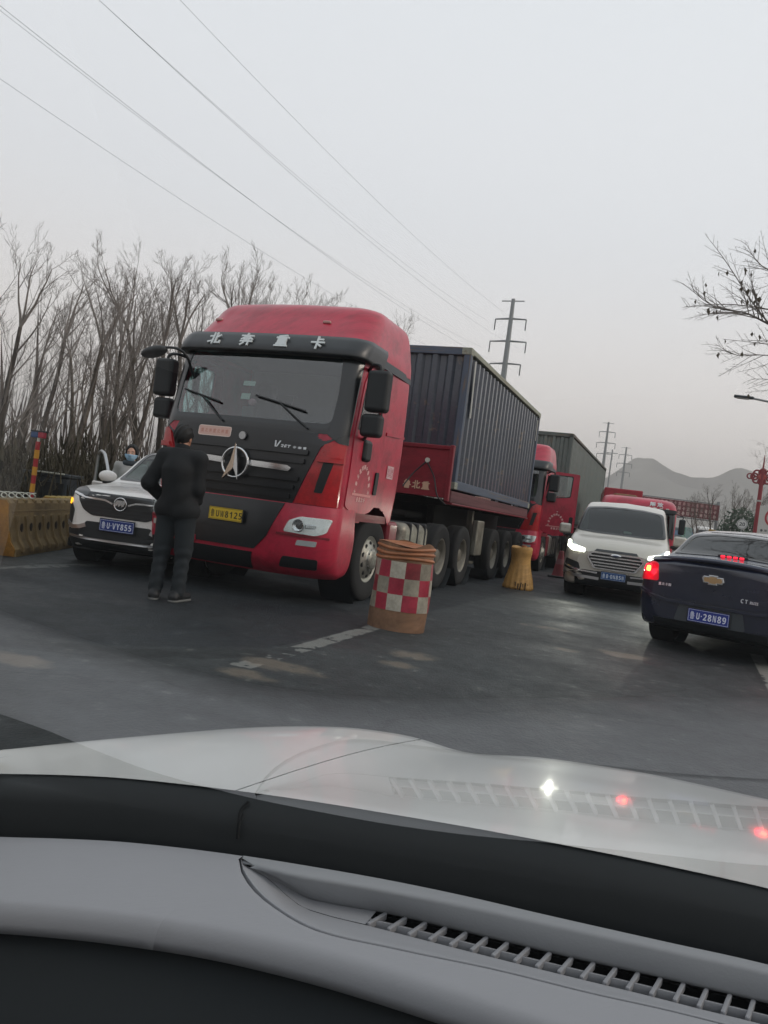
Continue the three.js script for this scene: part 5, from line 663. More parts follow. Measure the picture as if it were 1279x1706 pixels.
{ const t = thing('roadside_cabinet', 'low dark grey cabinet with a pale front edge behind the barriers', 'cabinet', [-11.6, 0, -11.3], 22 * D2R); part(t, 'cabinet_body', rbox(.85, 1.0, .6, .03).translate(0, .5, 0), M.greyTrim); part(t, 'cabinet_lid', rbox(.92, .07, .68, .02).translate(0, 1.04, 0), M.greyTrim); part(t, 'edge_strip', rbox(.62, .03, .02, .008).translate(.05, 1.07, .35), M.paper); part(t, 'cabinet_door', rbox(.7, .8, .02, .01).translate(0, .5, .305), M.trim); }
M.sqRed = std("#a5283f", .45, 0, { map: dustTex }); M.sqRedDark = std("#8e2b35", .55, 0, { map: wearTex }); M.sqWhite = std("#c3beb0", .5, 0, { map: wearTex }); M.sqWhite2 = std("#a39d8e", .6, 0, { map: wearTex });
// ---------- drums on the lane line ----------
{
  const t = thing('safety_drum', 'dented drum with red and white check sheeting and a torn orange top', 'drum', [-2.74, 0, -7.38], -.1); const Rr = .3, Hh = .86; const wob = (a, y) => Rr * (1 + .05 * Math.sin(2 * a + .5) + .025 * Math.sin(3 * a + y * 5) + .012 * Math.sin(7 * a + y * 11)) * (1 - .03 * y);
  const rings = []; for (let j = 0; j <= 30; j++) { const y = j / 30 * Hh; rings.push(Array.from({ length: 56 }, (_, i) => { const a = i / 56 * 2 * Math.PI, top = j === 30 ? .02 * Math.sin(3 * a + 1) + .015 * Math.sin(5 * a) : 0; return [Math.cos(a) * wob(a, y), y + top, Math.sin(a) * wob(a, y)]; })); }
  part(t, 'drum_wall', skin(rings, true, false, true, true), M.orangeOld = std('#8d6a50', .7, 0, { map: wearTex }));
  const lid = []; for (let j = 0; j < 7; j++) lid.push(Array.from({ length: 56 }, (_, i) => { const a = i / 56 * 2 * Math.PI, k = 1 - j / 7; const fold = .035 * Math.sin(a * 2 + 1.2) * (1 - k) + .02 * Math.sin(9 * k + Math.cos(a) * 2); return [Math.cos(a) * wob(a, Hh) * k * 1.01, Hh - .005 + fold - (1 - k) * .05, Math.sin(a) * wob(a, Hh) * k * 1.01]; })); part(t, 'torn_top', skin(lid, false, true, true), M.orange);
  for (let i = 0; i < 3; i++) { const rg = []; for (let j = 0; j < 4; j++) rg.push(Array.from({ length: 56 }, (_, q) => { const a = q / 56 * 2 * Math.PI, o = [.0, .014, .014, 0][j]; const y = .7 + i * .052 + j * .012 + .012 * Math.sin(2 * a + i); const r = wob(a, y) + o; return [Math.cos(a) * r, y, Math.sin(a) * r]; })); part(t, 'orange_band', skin(rg, false, false, true, true), M.orange); }
  const NS = 12, y0 = .2, sq = .163; const cols = ['#a31f33', '#b9b3a4', '#8a3038', '#c9c3b6']; const R = rng(9);
  for (let k = 0; k < 3; k++) for (let i = 0; i < NS; i++) { const a0 = i / NS * 2 * Math.PI, pos = [], idx = [], uv = []; const n = 6; for (let j = 0; j <= 3; j++) for (let q = 0; q <= n; q++) { const a = a0 + (q / n) * 2 * Math.PI / NS, y = y0 + k * sq + j / 3 * sq, r = wob(a, y) + .004; pos.push(Math.cos(a) * r, y, Math.sin(a) * r); uv.push(q / n * .16 + i * .3, j / 3 * .16 + k * .7); } for (let j = 0; j < 3; j++) for (let q = 0; q < n; q++) { const a = j * (n + 1) + q; idx.push(a, a + n + 1, a + 1, a + 1, a + n + 1, a + n + 2); } const red = (i + k) % 2; part(t, 'reflective_square', mesh3(pos, idx, uv), red ? [M.sqRed, M.sqRedDark, M.sqRed][Math.floor(R() * 3)] : [M.sqWhite, M.sqWhite2][Math.floor(R() * 2)]); }
}
{
  const t = thing('safety_drum', 'yellow waisted plastic drum with a cracked foot, standing beside the trailer wheels', 'drum', [-3.1, 0, -14.7], .2); const pr = [[.27, 0], [.29, .02], [.275, .1], [.25, .22], [.215, .36], [.19, .5], [.185, .6], [.2, .7], [.205, .78], [.195, .8]]; const ys = pr.map(p => p[1]), rr = pchip(ys, pr.map(p => p[0])); const rings = []; for (let j = 0; j <= 32; j++) { const y = j / 32 * .8; rings.push(Array.from({ length: 64 }, (_, i) => { const a = i / 64 * 2 * Math.PI; const fold = (1 - Math.min(1, y / .5)) * .012 * Math.sin(a * 16) + .006 * Math.sin(3 * a + y * 6); const r = rr(y) + fold; return [Math.cos(a) * r, y + (j === 32 ? .02 * Math.sin(a * 2) : 0), Math.sin(a) * r]; })); } part(t, 'drum_wall', skin(rings, true, true, true, true), std('#bd9150', .6, 0, { map: dustTex }));
  part(t, 'filler_cap', cyl(.05, .04, 16).translate(.03, .82, .02), M.orange); for (let i = 0; i < 6; i++) { const a = Math.PI / 2 - .7 + i * .17; part(t, 'crack', at(rbox(.02, .1 + .05 * (i % 2), .012, .004), Math.cos(a) * .278, .07, Math.sin(a) * .278, -.1, Math.PI / 2 - a, .12 * (i % 3 - 1)), M.socket); }
}
{
  const t = thing('traffic_cone', 'dull red traffic cone on the line ahead of the silver van', 'cone', [-3.25, 0, -20.3]); part(t, 'cone_body', new THREE.LatheGeometry([[.22, 0], [.22, .04], [.19, .05], [.17, .1], [.1, .45], [.06, .68], [.05, .7], [0, .7]].map(p => new THREE.Vector2(...p)), 24), std('#7a2730', .7, 0, { map: wearTex })); part(t, 'cone_foot', rbox(.5, .05, .5, .02).translate(0, .025, 0), M.trim); part(t, 'cone_band', cyl(.125, .14, 20, .095).translate(0, .42, 0), std('#75474b', .7));
}
M.redPost = std("#8a2f36", .55);
// ---------- signs, lamps and the gantry ----------
const flatText = (w, h, fn) => std('#ffffff', .6, 0, { map: canvasTex(w, h, fn) });
function signBoard(t, name, w, h, y, mat) { part(t, name, rbox(w, h, .04, .015).translate(0, y, 0), M.paperGrey); const q = new THREE.PlaneGeometry(w - .02, h - .02); q.translate(0, y, .0215); part(t, 'sign_face', q, mat); }
M.paperGrey = std('#b9b9b4', .6);
{
  const t = thing('road_sign', 'large white notice board with a red ringed number and lines of writing', 'road sign', [2.78, 0, -35.6], -6 * D2R);
  signBoard(t, 'sign_panel', 1.25, 2.2, 2.25, flatText(512, 900, (c, w, h) => { c.fillStyle = '#c9c8c2'; c.fillRect(0, 0, w, h); c.lineWidth = 34; c.strokeStyle = '#b23a40'; c.beginPath(); c.arc(w * .5, 190, 150, 0, 7); c.stroke(); c.fillStyle = '#26282b'; c.font = 'bold 190px sans-serif'; c.textAlign = 'center'; c.textBaseline = 'middle'; c.fillText('30', w * .5, 196); c.strokeStyle = '#4c4f50'; const ks = ['lu', 'zhong', 'bei', 'fang', 'ben', 'jie', 'ka']; for (let r = 0; r < 6; r++) for (let i = 0; i < 7; i++) if (!(r === 1 && i > 5)) drawStrokes(c, CH[ks[(i * 3 + r) % 7]], 40 + i * 64, 400 + r * 78, 48, r > 3 ? 8 : 6, r > 3 ? 56 : 40); }));
  for (const x of [-.45, .45]) part(t, 'sign_post', cyl(.045, 3.3, 12).translate(x, 1.65, -.07), M.pole);
}
{
  const t = thing('road_sign', 'round white speed sign reading 20 on a thin pole before the bare trees', 'road sign', [2.18, 0, -49.5], 0);
  const q = new THREE.CircleGeometry(.29, 32); q.translate(0, 3.0, .026); part(t, 'sign_disc', at(cyl(.3, .03, 32).rotateX(Math.PI / 2), 0, 3.0, .008), M.paperGrey); part(t, 'sign_face', q, flatText(256, 256, (c, w, h) => { c.fillStyle = '#d2d2ce'; c.fillRect(0, 0, w, h); c.lineWidth = 16; c.strokeStyle = '#8b8d90'; c.beginPath(); c.arc(w / 2, h / 2, 112, 0, 7); c.stroke(); c.fillStyle = '#3a3d42'; c.font = 'bold 130px sans-serif'; c.textAlign = 'center'; c.textBaseline = 'middle'; c.fillText('20', w / 2, h / 2 + 4); }));
  part(t, 'sign_post', cyl(.045, 3.1, 12).translate(0, 1.5, -.05), M.pole);
}
{
  const t = thing('lamp_post', 'red lamp post with a knot shaped ornament above the notice board', 'lamp post', [2.6, -0.0, -44.3]); part(t, 'post', cyl(.12, 5.8, 14, .1).translate(0, 2.9, 0), M.redPost); part(t, 'collar', cyl(.14, .08, 14).translate(0, 4.1, 0), M.paperGrey); part(t, 'finial', cyl(.05, .7, 10, .02).translate(0, 6.15, 0), M.redPost);
  const k = sub(t, 'knot_ornament', [0, 5.35, .0]); for (let i = 0; i < 8; i++) { const a = i / 8 * 2 * Math.PI; part(k, 'knot_loop', at(new THREE.TorusGeometry(.17, .045, 8, 20), Math.cos(a) * .36, Math.sin(a) * .23, .02), M.redPost); } part(k, 'knot_centre', at(rbox(.34, .34, .12, .04), 0, 0, .02, 0, 0, Math.PI / 4), std('#b04a44', .5)); for (const s of [-1, 1]) part(k, 'knot_wing', at(new THREE.TorusGeometry(.13, .035, 8, 18), s * .58, 0, .02), M.redPost);
}

{
  const t = thing('street_lamp', 'grey street lamp head reaching in from beside the road, over the notice board', 'street lamp', [3.35, -.05, -32.9]); part(t, 'post', cyl(.11, 7.0, 12, .07).translate(0, 3.5, 0), M.pole); part(t, 'arm', tube([[0, 6.6, 0], [-.6, 7.1, .02], [-1.5, 7.24, .03], [-2.1, 7.34, .03]], .04, 8), M.pole); part(t, 'lamp_head', at(rbox(.72, .1, .24, .045, 4), -2.42, 7.37, .03, 0, 0, -.06), M.greyTrim); part(t, 'lamp_glass', at(rbox(.45, .03, .17, .012), -2.45, 7.31, .03, 0, 0, -.06), M.paperGrey);
}
{
  const t = thing('overhead_gantry', 'dark red gantry board with rows of white characters spanning the road', 'gantry', [-4.0, -.45, -76], 20 * D2R); const mat = std('#6d2a30', .8); const bw = 11.4; part(t, 'board', rbox(bw, 1.42, .12, .03).translate(0, 5.25, 0), mat); const ks = ['bei', 'zhong', 'lu', 'ben', 'jie', 'fang', 'ka'];
  const q = new THREE.PlaneGeometry(bw - .1, 1.36); q.translate(0, 5.25, .064); part(t, 'board_face', q, flatText(1920, 230, (c, w, h) => { c.fillStyle = '#6a2b32'; c.fillRect(0, 0, w, h); for (let r = 0; r < 3; r++) for (let i = 0; i < 27; i++) { c.strokeStyle = r === 0 ? '#b98f8c' : '#c9b0a8'; drawStrokes(c, CH[ks[(i * 2 + r * 3) % 7]], 18 + i * 70, 10 + r * 74, 50, 7, 58); } }));
  for (const x of [-bw / 2 + .1, bw / 2 - .1]) { part(t, 'gantry_post', cyl(.14, 6.3, 12).translate(x, 3.15, -.1), M.pole); } part(t, 'truss', merge(...[4.45, 6.05].map(y => rbox(bw, .1, .1, .02).translate(0, y, -.16)), ...Array.from({ length: 14 }, (_, i) => rod([-bw / 2 + i * bw / 14, 4.45, -.16], [-bw / 2 + (i + 1) * bw / 14, 6.05, -.16], .03, 5))), M.pole);
}
{ // low roadside buildings far ahead under the gantry
  const t = thing('shop_building', 'pale low building with a blue sign strip, far ahead under the gantry', 'building', [-1.2, 0, -104]); part(t, 'wall', rbox(9, 3.4, 6, .05).translate(0, 1.7, -3), std('#a9b0b4', .9, 0, { map: wearTex })); part(t, 'roof', rbox(9.4, .25, 6.4, .04).translate(0, 3.55, -3), std('#8d9498', .8)); part(t, 'sign_strip', rbox(8.6, .6, .12, .02).translate(0, 3.0, .06), std('#6f8fae', .6)); for (let i = 0; i < 5; i++) { const w = sub(t, 'window', [-3.4 + i * 1.7, 1.35, .0]); part(w, 'window_frame', rbox(1.3, 1.5, .06, .01), M.paperGrey); part(w, 'pane', rbox(1.14, 1.34, .03, .005).translate(0, 0, .03), M.glassDark); } part(t, 'door', rbox(1.1, 2.2, .08, .01).translate(4.0, 1.1, .02), M.greyTrim);
  const b = thing('banner', 'green and white upright banner by the road under the gantry', 'banner', [-1.7, 0, -80]); part(b, 'banner_post', cyl(.05, 3.4, 8).translate(0, 1.7, 0), M.pole); part(b, 'banner_cloth', rbox(1.0, 2.2, .03, .01).translate(.45, 2.1, .02), flatText(128, 256, (c, w, h) => { c.fillStyle = '#5f9f84'; c.fillRect(0, 0, w, h); c.fillStyle = '#a8c4c0'; c.fillRect(w * .4, 0, w * .6, h); c.strokeStyle = '#dfe8e4'; ['zhong', 'bei', 'lu', 'ka'].forEach((k, i) => drawStrokes(c, CH[k], 10, 20 + i * 56, 36, 5)); }));
  const y = thing('warning_board', 'small yellow warning board with dark marks at the foot of the bare trees', 'board', [1.25, 0, -58]); part(y, 'panel', rbox(1.5, 1.3, .06, .02).translate(0, 2.05, 0), std('#b5923f', .7, 0, { map: wearTex })); for (let i = 0; i < 3; i++) part(y, 'mark', at(rbox(.12, .7, .02, .004), -.45 + i * .45, 2.0, .045, 0, 0, .6), M.socket); for (const x of [-.6, .6]) part(y, 'leg', cyl(.05, 1.6, 8).translate(x, .8, -.06), M.pole);
}
// ---------- bare trees ----------
// a bare tree as limbs of tapering tubes; returns {trunk, crown} geometry
function treeGeo(seed, H, r0, o = {}) {
  const R = rng(seed), up = V3(0, 1, 0); const big = { pos: [], idx: [] }, fine = { pos: [], idx: [] };
  const seg = (buf, a, b, ra, rb, n) => { const d = b.clone().sub(a).normalize(), u = Math.abs(d.y) < .95 ? V3(0, 1, 0) : V3(1, 0, 0), s = u.cross(d).normalize(), t = d.clone().cross(s), base = buf.pos.length / 3; for (const [p, r] of [[a, ra], [b, rb]]) for (let i = 0; i < n; i++) { const k = i / n * 2 * Math.PI; buf.pos.push(p.x + (s.x * Math.cos(k) + t.x * Math.sin(k)) * r, p.y + (s.y * Math.cos(k) + t.y * Math.sin(k)) * r, p.z + (s.z * Math.cos(k) + t.z * Math.sin(k)) * r); } for (let i = 0; i < n; i++) { const j = (i + 1) % n; buf.idx.push(base + i, base + n + i, base + j, base + j, base + n + i, base + n + j); } };
  const maxD = o.depth ?? 5;
  function limb(p, d, L, r, lev) {
    const n = lev === 0 ? 7 : lev < 3 ? 5 : 4, buf = lev === 0 ? big : fine, sides = lev === 0 ? 9 : lev === 1 ? 6 : lev < 4 ? 4 : 3; let q = p.clone(), dir = d.clone(), rr = r; const rEnd = lev === 0 ? r * .42 : r * .32;
    for (let i = 0; i < n; i++) { const nr = r + (rEnd - r) * (i + 1) / n; dir.add(V3(R() - .5, R() - .5, R() - .5).multiplyScalar(lev === 0 ? .16 : .28)).addScaledVector(up, lev ? (o.rise ?? .15) : .02).normalize(); const e = q.clone().addScaledVector(dir, L / n); seg(buf, q, e, rr, nr, sides); q = e; rr = nr;
      if (lev < maxD) { const t = (i + 1) / n; const kids = lev === 0 ? (t > (o.bare ?? .28) ? (R() < .25 ? 2 : 1) : 0) : lev === maxD - 1 ? (t > .2 ? 1 : 0) : (t > .2 ? (R() < .9 ? 1 : 0) : 0); for (let k = 0; k < kids; k++) { const az = R() * 6.283, sp = (o.spread ?? .54) * (.7 + R() * .7); const s = V3(1, 0, 0).cross(dir); if (s.lengthSq() < .01) s.set(0, 0, 1).cross(dir); s.normalize().applyAxisAngle(dir, az); const nd = dir.clone().multiplyScalar(Math.cos(sp)).addScaledVector(s, Math.sin(sp)); const nl = lev === 0 ? L * (.62 - .34 * t) * (.7 + R() * .5) : L * (.44 + R() * .24) * (1 - .3 * t); limb(q, nd, nl, Math.max(.0035, Math.min(rr * .6, nl * .0135 + .0014)), lev + 1); } } }
    if (lev === 0) for (let k = 0; k < 3; k++) { const s = V3(R() - .5, 0, R() - .5).normalize(), nd = dir.clone().multiplyScalar(.9).addScaledVector(s, .4).normalize(); limb(q, nd, L * .34, rr * .8, 1); }
  }
  limb(V3(0, -.1, 0), V3((R() - .5) * .16, 1, (R() - .5) * .16).normalize(), H * .74, r0, 0);
  if (o.fork) for (let k = 0; k < o.fork; k++) { const a = R() * 6.28; limb(V3(Math.cos(a) * r0 * .4, H * (.04 + .12 * R()), Math.sin(a) * r0 * .4), V3(Math.cos(a) * .34, 1, Math.sin(a) * .34).normalize(), H * (.55 + .15 * R()), r0 * .62, 0); }
  const mk = b => mesh3(b.pos, b.idx, Array.from({ length: b.pos.length / 3 * 2 }, (_, i) => b.pos[(i >> 1) * 3 + (i & 1)]));
  const T = mk(big), C = mk(fine); C.computeBoundingBox(); const sc = H / Math.max(.1, C.boundingBox.max.y); T.scale(sc, sc, sc); C.scale(sc, sc, sc); return { trunk: T, crown: C };
}
const barkTex = dataTex(256, 256, (x, y) => { const v = 150 + 90 * (nA(x * 2, y * .4) - .5) * 2 + (nC(x * 2, y) - .5) * 40; return [cl8(v), cl8(v - 6), cl8(v - 14)]; }, true);
for (const m of [M.bark, M.barkDark]) { m.map = barkTex; }
M.bark.color.set('#938d86'); M.barkDark.color.set('#7b7570'); M.twig.color.set('#7c756f'); M.twigFar = std('#5a5049', .95); M.twigPale = std('#7d6f68', .95);
{
  const protoSpec = [[101, {}], [202, { fork: 1, spread: .55 }], [303, { spread: .5, rise: .12 }], [404, { fork: 1, spread: .6, rise: .1 }], [505, { fork: 1, spread: .5, rise: .14 }]];
  const protos = protoSpec.map(([s, o], i) => { const g = treeGeo(s, 7, [.115, .13, .1, .125, .105][i], { ...o, depth: 5 }); return g; });
  const put = (k, x, z, h, ry, label, group) => { const t = thing('bare_tree', label, 'tree', [x, 0, z], ry, group); t.scale.setScalar(h / 7); part(t, 'trunk', protos[k].trunk, k % 2 ? M.bark : M.barkDark); part(t, 'crown', protos[k].crown, M.twig); return t; };
  const row = 'bare trees behind the barriers';
  put(1, -13.6, -10.9, 7.5, .4, 'bare tree at the edge of the picture, its twigs reaching highest in the row', row);
  put(0, -14.9, -12.7, 6.5, 1.9, 'bare tree with a dark trunk standing behind the striped pole', row);
  put(3, -13.8, -13.8, 6.2, 3.4, 'thick forked bare tree just behind the dark cabinet', row);
  put(2, -15.5, -14.4, 6.8, 2.2, 'slim bare tree between the striped pole and the thick forked trunk', row);
  put(4, -14.1, -15.8, 6.8, 5.1, 'many stemmed bare tree behind the wing mirror of the white car', row);
  put(1, -17.7, -18.7, 7.7, 2.9, 'taller bare tree farther back, above the mirror of the white car', row);
  put(0, -14.5, -17.9, 7.8, .9, 'bare tree behind the person with the face mask', row);
  put(2, -18.4, -21.6, 9.6, 4.0, 'tall slim bare tree deep in the row above the masked person', row);
  put(4, -14.5, -20.2, 8.2, 2.0, 'bushy bare tree rising beside the passenger mirror of the front lorry', row);
  put(3, -17.6, -23.2, 9.3, 1.2, 'bare tree directly behind the passenger mirror of the front lorry', row);
  const behind = 'bare tree tops showing over the roof of the front lorry';
  [[2, -15.5, -23.2, 10.4, 3], [0, -17.7, -28.4, 10.4, .3], [1, -15.4, -26.2, 10.6, 4.4], [4, -18.6, -35.6, 11.6, 1.1], [3, -19.2, -41.9, 13, 2.7]].forEach(([k, x, z, h, r], i) => put(k, x, z, h, r, ['first', 'second', 'third', 'fourth', 'fifth'][i] + ' bare tree top above the front lorry, counting from its passenger mirror along the roof', behind));
  [[2, -21.6, -19.2, 7.6, 2], [4, -23.9, -25.9, 9.3, 5]].forEach(([k, x, z, h, r], i) => put(k, x, z, h, r, ['thin bare tree of the second row, seen between the trunks behind the striped pole', 'thin bare tree of the second row, seen between the trunks above the masked person'][i], 'second row of bare trees'));
  // far side of the road, ahead
  const far = [[1.0, -67, 6.6, .6, 3], [1.9, -76, 7.8, 2.2, 0], [2.75, -63.8, 6.3, 4.0, 4], [.1, -72, 6.2, 5.2, 1], [3.6, -70, 7.2, 1.0, 2]];
  far.forEach(([x, z, h, r, k], i) => { const t = put(k, x, z, h, r, ['brownish bare tree over the yellow warning board', 'tallest bare tree of the far clump, pale trunk', 'bare tree behind the round speed sign', 'small faint bare tree at the near-road side of the far clump', 'bare tree behind the red lamp post'][i], 'bare trees far ahead by the road'); t.children.forEach(c => c.material = M.twigFar); });
  // undergrowth thicket at the foot of the trees
  { const R = rng(61), g = new THREE.BufferGeometry(), pos = [], idx = []; const add = (x, y, z, dx, dy, dz, w) => { const b = pos.length / 3; const s = V3(dz, 0, -dx).normalize().multiplyScalar(w); if (!isFinite(s.x)) s.set(w, 0, 0); pos.push(x - s.x, y, z - s.z, x + s.x, y, z + s.z, x + dx + s.x * .3, y + dy, z + dz + s.z * .3, x + dx - s.x * .3, y + dy, z + dz - s.z * .3); idx.push(b, b + 1, b + 2, b, b + 2, b + 3); };
    for (let i = 0; i < 70000; i++) { const k = R() * 1, t = Math.pow(R(), .8), z = -4 - 52 * t, x = -9.3 - 1.6 - (z + 4) * -.02 - 5.2 * Math.pow(R(), 1.3) - (z > -14 ? 0 : 1.2); const top = (1.0 + 1.1 * (fbm(x * .7, z * .45, 3, 3) + .5)) * (z > -13 ? 1.25 : 1); const y = R() * top * .8; add(x, y, z, (R() - .5) * .5, .15 + R() * .38, (R() - .5) * .5, .006 + R() * .016); }
    g.setAttribute('position', new THREE.Float32BufferAttribute(pos, 3)); g.setIndex(idx); g.computeVertexNormals(); topMesh('undergrowth', g, std('#3f3a2c', 1), 'dark dry undergrowth at the foot of the bare trees', 'undergrowth', null, 'stuff'); }
  { // earth bank under the thicket
    const rows = []; for (let i = 0; i <= 10; i++) { const t = i / 10, row2 = []; for (let j = 0; j <= 90; j++) { const z = 6 - j; row2.push([-10.2 - t * 9, -.02 + .62 * Math.sin(Math.min(1, t * 1.6) * Math.PI / 2) * (1 + .3 * fbm(t * 3, z * .3, 2, 3)) * (t > 0 ? 1 : 0), z]); } rows.push(row2); } struct('bank', skin(rows, false, false, false), std('#4a4232', 1, 0, { map: wearTex }));
    const wl = [], R = rng(8); const pos = [], idx = []; for (let i = 0; i < 2600; i++) { const z = -2 - R() * 120, x = -24 - R() * 26, h = 3 + R() * 5.5, b = pos.length / 3, w = .01 + R() * .025, lean = (R() - .5) * 1.4; pos.push(x - w, R() * h * .5, z, x + w, R() * h * .5, z, x + lean, h, z + (R() - .5)); idx.push(b, b + 1, b + 2); } topMesh('woods', mesh3(pos, idx), M.twigFar, 'hazy thicket of thin stems far behind the bare trees', 'woods', null, 'stuff'); }
  // near tree at the edge of the road: trunk out of the frame, limbs reaching in
  { const t = thing('bare_tree', 'nearby bare tree whose low branches with dry leaves reach in over the notice board', 'tree', [2.9, 0, -14.6], 0, 'bare trees beside the road'); const R = rng(707);
    part(t, 'trunk', tube([[0, -.1, 0], [.05, 2, .05], [0, 3.8, 0], [.1, 5.6, .1], [.2, 7.5, 0]], .14, 10, 30), M.bark);
    const tw = []; const lf = { pos: [], idx: [] }; const curve = (pts, r, lev) => { const c = new THREE.CatmullRomCurve3(pts.map(p => V3(...p))); tw.push(taper(c, r, lev)); const L = c.getLength(); if (lev < 3) { const n = Math.round(L * (lev === 0 ? 6 : lev === 1 ? 8 : 7)); for (let i = 0; i < n; i++) { const u = .22 + .76 * (i + R()) / n, p = c.getPoint(u), d = c.getTangent(u); const a = R() * 6.28, s = V3(0, 1, 0).cross(d).normalize().applyAxisAngle(d, a); const nd = d.clone().multiplyScalar(.75).addScaledVector(s, .65).add(V3(0, .22, 0)).normalize(), l = L * (.2 + .2 * R()) * (1.15 - u); const q = p.clone().addScaledVector(nd, l * .5).add(V3((R() - .5) * .08 * l, (R() - .3) * .12 * l, (R() - .5) * .08 * l)), e = p.clone().addScaledVector(nd, l); curve([p.toArray(), q.toArray(), e.toArray()], r * .5 * (1.1 - u * .6), lev + 1); } } else if (R() < .16) { const e = pts[2]; for (let k = 0; k < 2; k++) { const b = lf.pos.length / 3, s = .022 + .02 * R(), dx = (R() - .5) * 2, dz = (R() - .5) * 2; lf.pos.push(e[0], e[1], e[2], e[0] + s * dx, e[1] - s * 1.1, e[2] + s * dz, e[0] + s * .2, e[1] - s * 2.6, e[2], e[0] - s * dz, e[1] - s * 1.2, e[2] + s * dx); lf.idx.push(b, b + 1, b + 2, b, b + 2, b + 3); } } };
    const taper = (c, r, lev) => { const n = lev === 0 ? 16 : 5, sd = lev === 0 ? 7 : 4, rings = []; for (let i = 0; i <= n; i++) { const u = i / n, p = c.getPoint(u), d = c.getTangent(u), s = V3(0, 1, 0).cross(d).normalize(), v = d.clone().cross(s), rr = Math.max(.0022, r * (1 - .85 * u)); rings.push(Array.from({ length: sd }, (_, k) => { const a = k / sd * 6.283; return [p.x + (s.x * Math.cos(a) + v.x * Math.sin(a)) * rr, p.y + (s.y * Math.cos(a) + v.y * Math.sin(a)) * rr, p.z + (s.z * Math.cos(a) + v.z * Math.sin(a)) * rr]; })); } return skin(rings, false, false); };
    const l = (...p) => p.map(([x, y, z]) => [x - 2.9, y, z + 14.6]);
    curve(l([2.9, 3.9, -14.6], [1.7, 4.35, -13.8], [.58, 4.81, -13.2], [.22, 4.95, -13.1], [-.2, 5.08, -13.3], [-.75, 5.5, -13.4]), .024, 0);
    curve(l([1.6, 4.4, -13.8], [.7, 4.98, -13.2], [.2, 5.06, -13.1], [-.3, 5.1, -13.2], [-.72, 5.1, -13.4]), .014, 0);
    curve(l([.6, 4.8, -13.2], [.3, 5.1, -13.0], [.02, 5.5, -13.0], [-.25, 5.9, -13.1], [-.5, 6.2, -13.1]), .013, 0);
    curve(l([2.9, 5.2, -14.5], [1.6, 5.6, -13.6], [.7, 5.6, -13.3], [.35, 5.75, -13.2], [.1, 6.1, -13.2]), .016, 0);
    curve(l([2.95, 3.6, -14.6], [1.5, 4.2, -13.8], [.63, 4.33, -13.25], [.2, 4.3, -13.2], [-.15, 4.5, -13.3]), .014, 0);
    curve(l([2.9, 3.3, -14.6], [1.5, 3.9, -13.9], [.8, 4.0, -13.5], [.45, 4.0, -13.5]), .014, 0);
    part(t, 'crown', merge(tw), M.twig); part(t, 'dry_leaves', mesh3(lf.pos, lf.idx), std('#5b5344', .95)); }
  { const g = treeGeo(808, 8.5, .16, { depth: 5, spread: .75, rise: .03 }); const t = thing('bare_tree', 'pinkish bare tree just entering the picture under the street lamp', 'tree', [4.3, 0, -33.5], 1.1, 'bare trees beside the road'); part(t, 'trunk', g.trunk, M.twigPale); part(t, 'crown', g.crown, M.twigPale); }
  { const R = rng(15), pos = [], idx = []; for (let i = 0; i < 2600; i++) { const a = R() * 6.28, b = Math.acos(2 * R() - 1), r = Math.cbrt(R()); const x = Math.cos(a) * Math.sin(b) * r * 1.5, y = 1.6 + Math.cos(b) * r * 1.7, z = Math.sin(a) * Math.sin(b) * r * 1.3, n = pos.length / 3, s = .09; for (let k = 0; k < 3; k++) pos.push(x + (R() - .5) * s * 3, y + (R() - .5) * s * 3, z + (R() - .5) * s * 3); idx.push(n, n + 1, n + 2); } const t = thing('shrub', 'grey green evergreen bush beside the foot of the red lamp post', 'bush', [2.4, .2, -56]); t.scale.set(1, 1.25, 1); part(t, 'foliage', mesh3(pos, idx), std('#4b5a4c', .95)); part(t, 'stem', cyl(.09, 1.2, 8).translate(0, .5, 0), M.bark); }
  { const t = thing('bus', 'white bus far ahead, its rounded top and dark window showing over the saloon roof', 'bus', [.35, 0, -78]); const g = cabSkin([[.6, 0, .98, .2, .05, -7], [2.4, -.05, .98, .25, .05, -7], [3.0, -.12, .96, .4, .05, -6.9], [3.3, -.3, .86, .5, .05, -6.8], [3.42, -.6, .6, .4, .04, -6.5]], .06), B = bvhOf(g); part(t, 'body', g, M.white); part(t, 'windscreen', onBody(B, roundPoly([[-.78, 1.5], [.78, 1.5], [.74, 2.95], [.4, 3.1], [-.4, 3.1], [-.74, 2.95]], .15), 'z', 1, .01, .02, 3), phys('#1a2225', { roughness: .1, clearcoat: 1 })); for (const s of [1, -1]) carWheel(t, s * .8, -1.2, s, .45); }
}
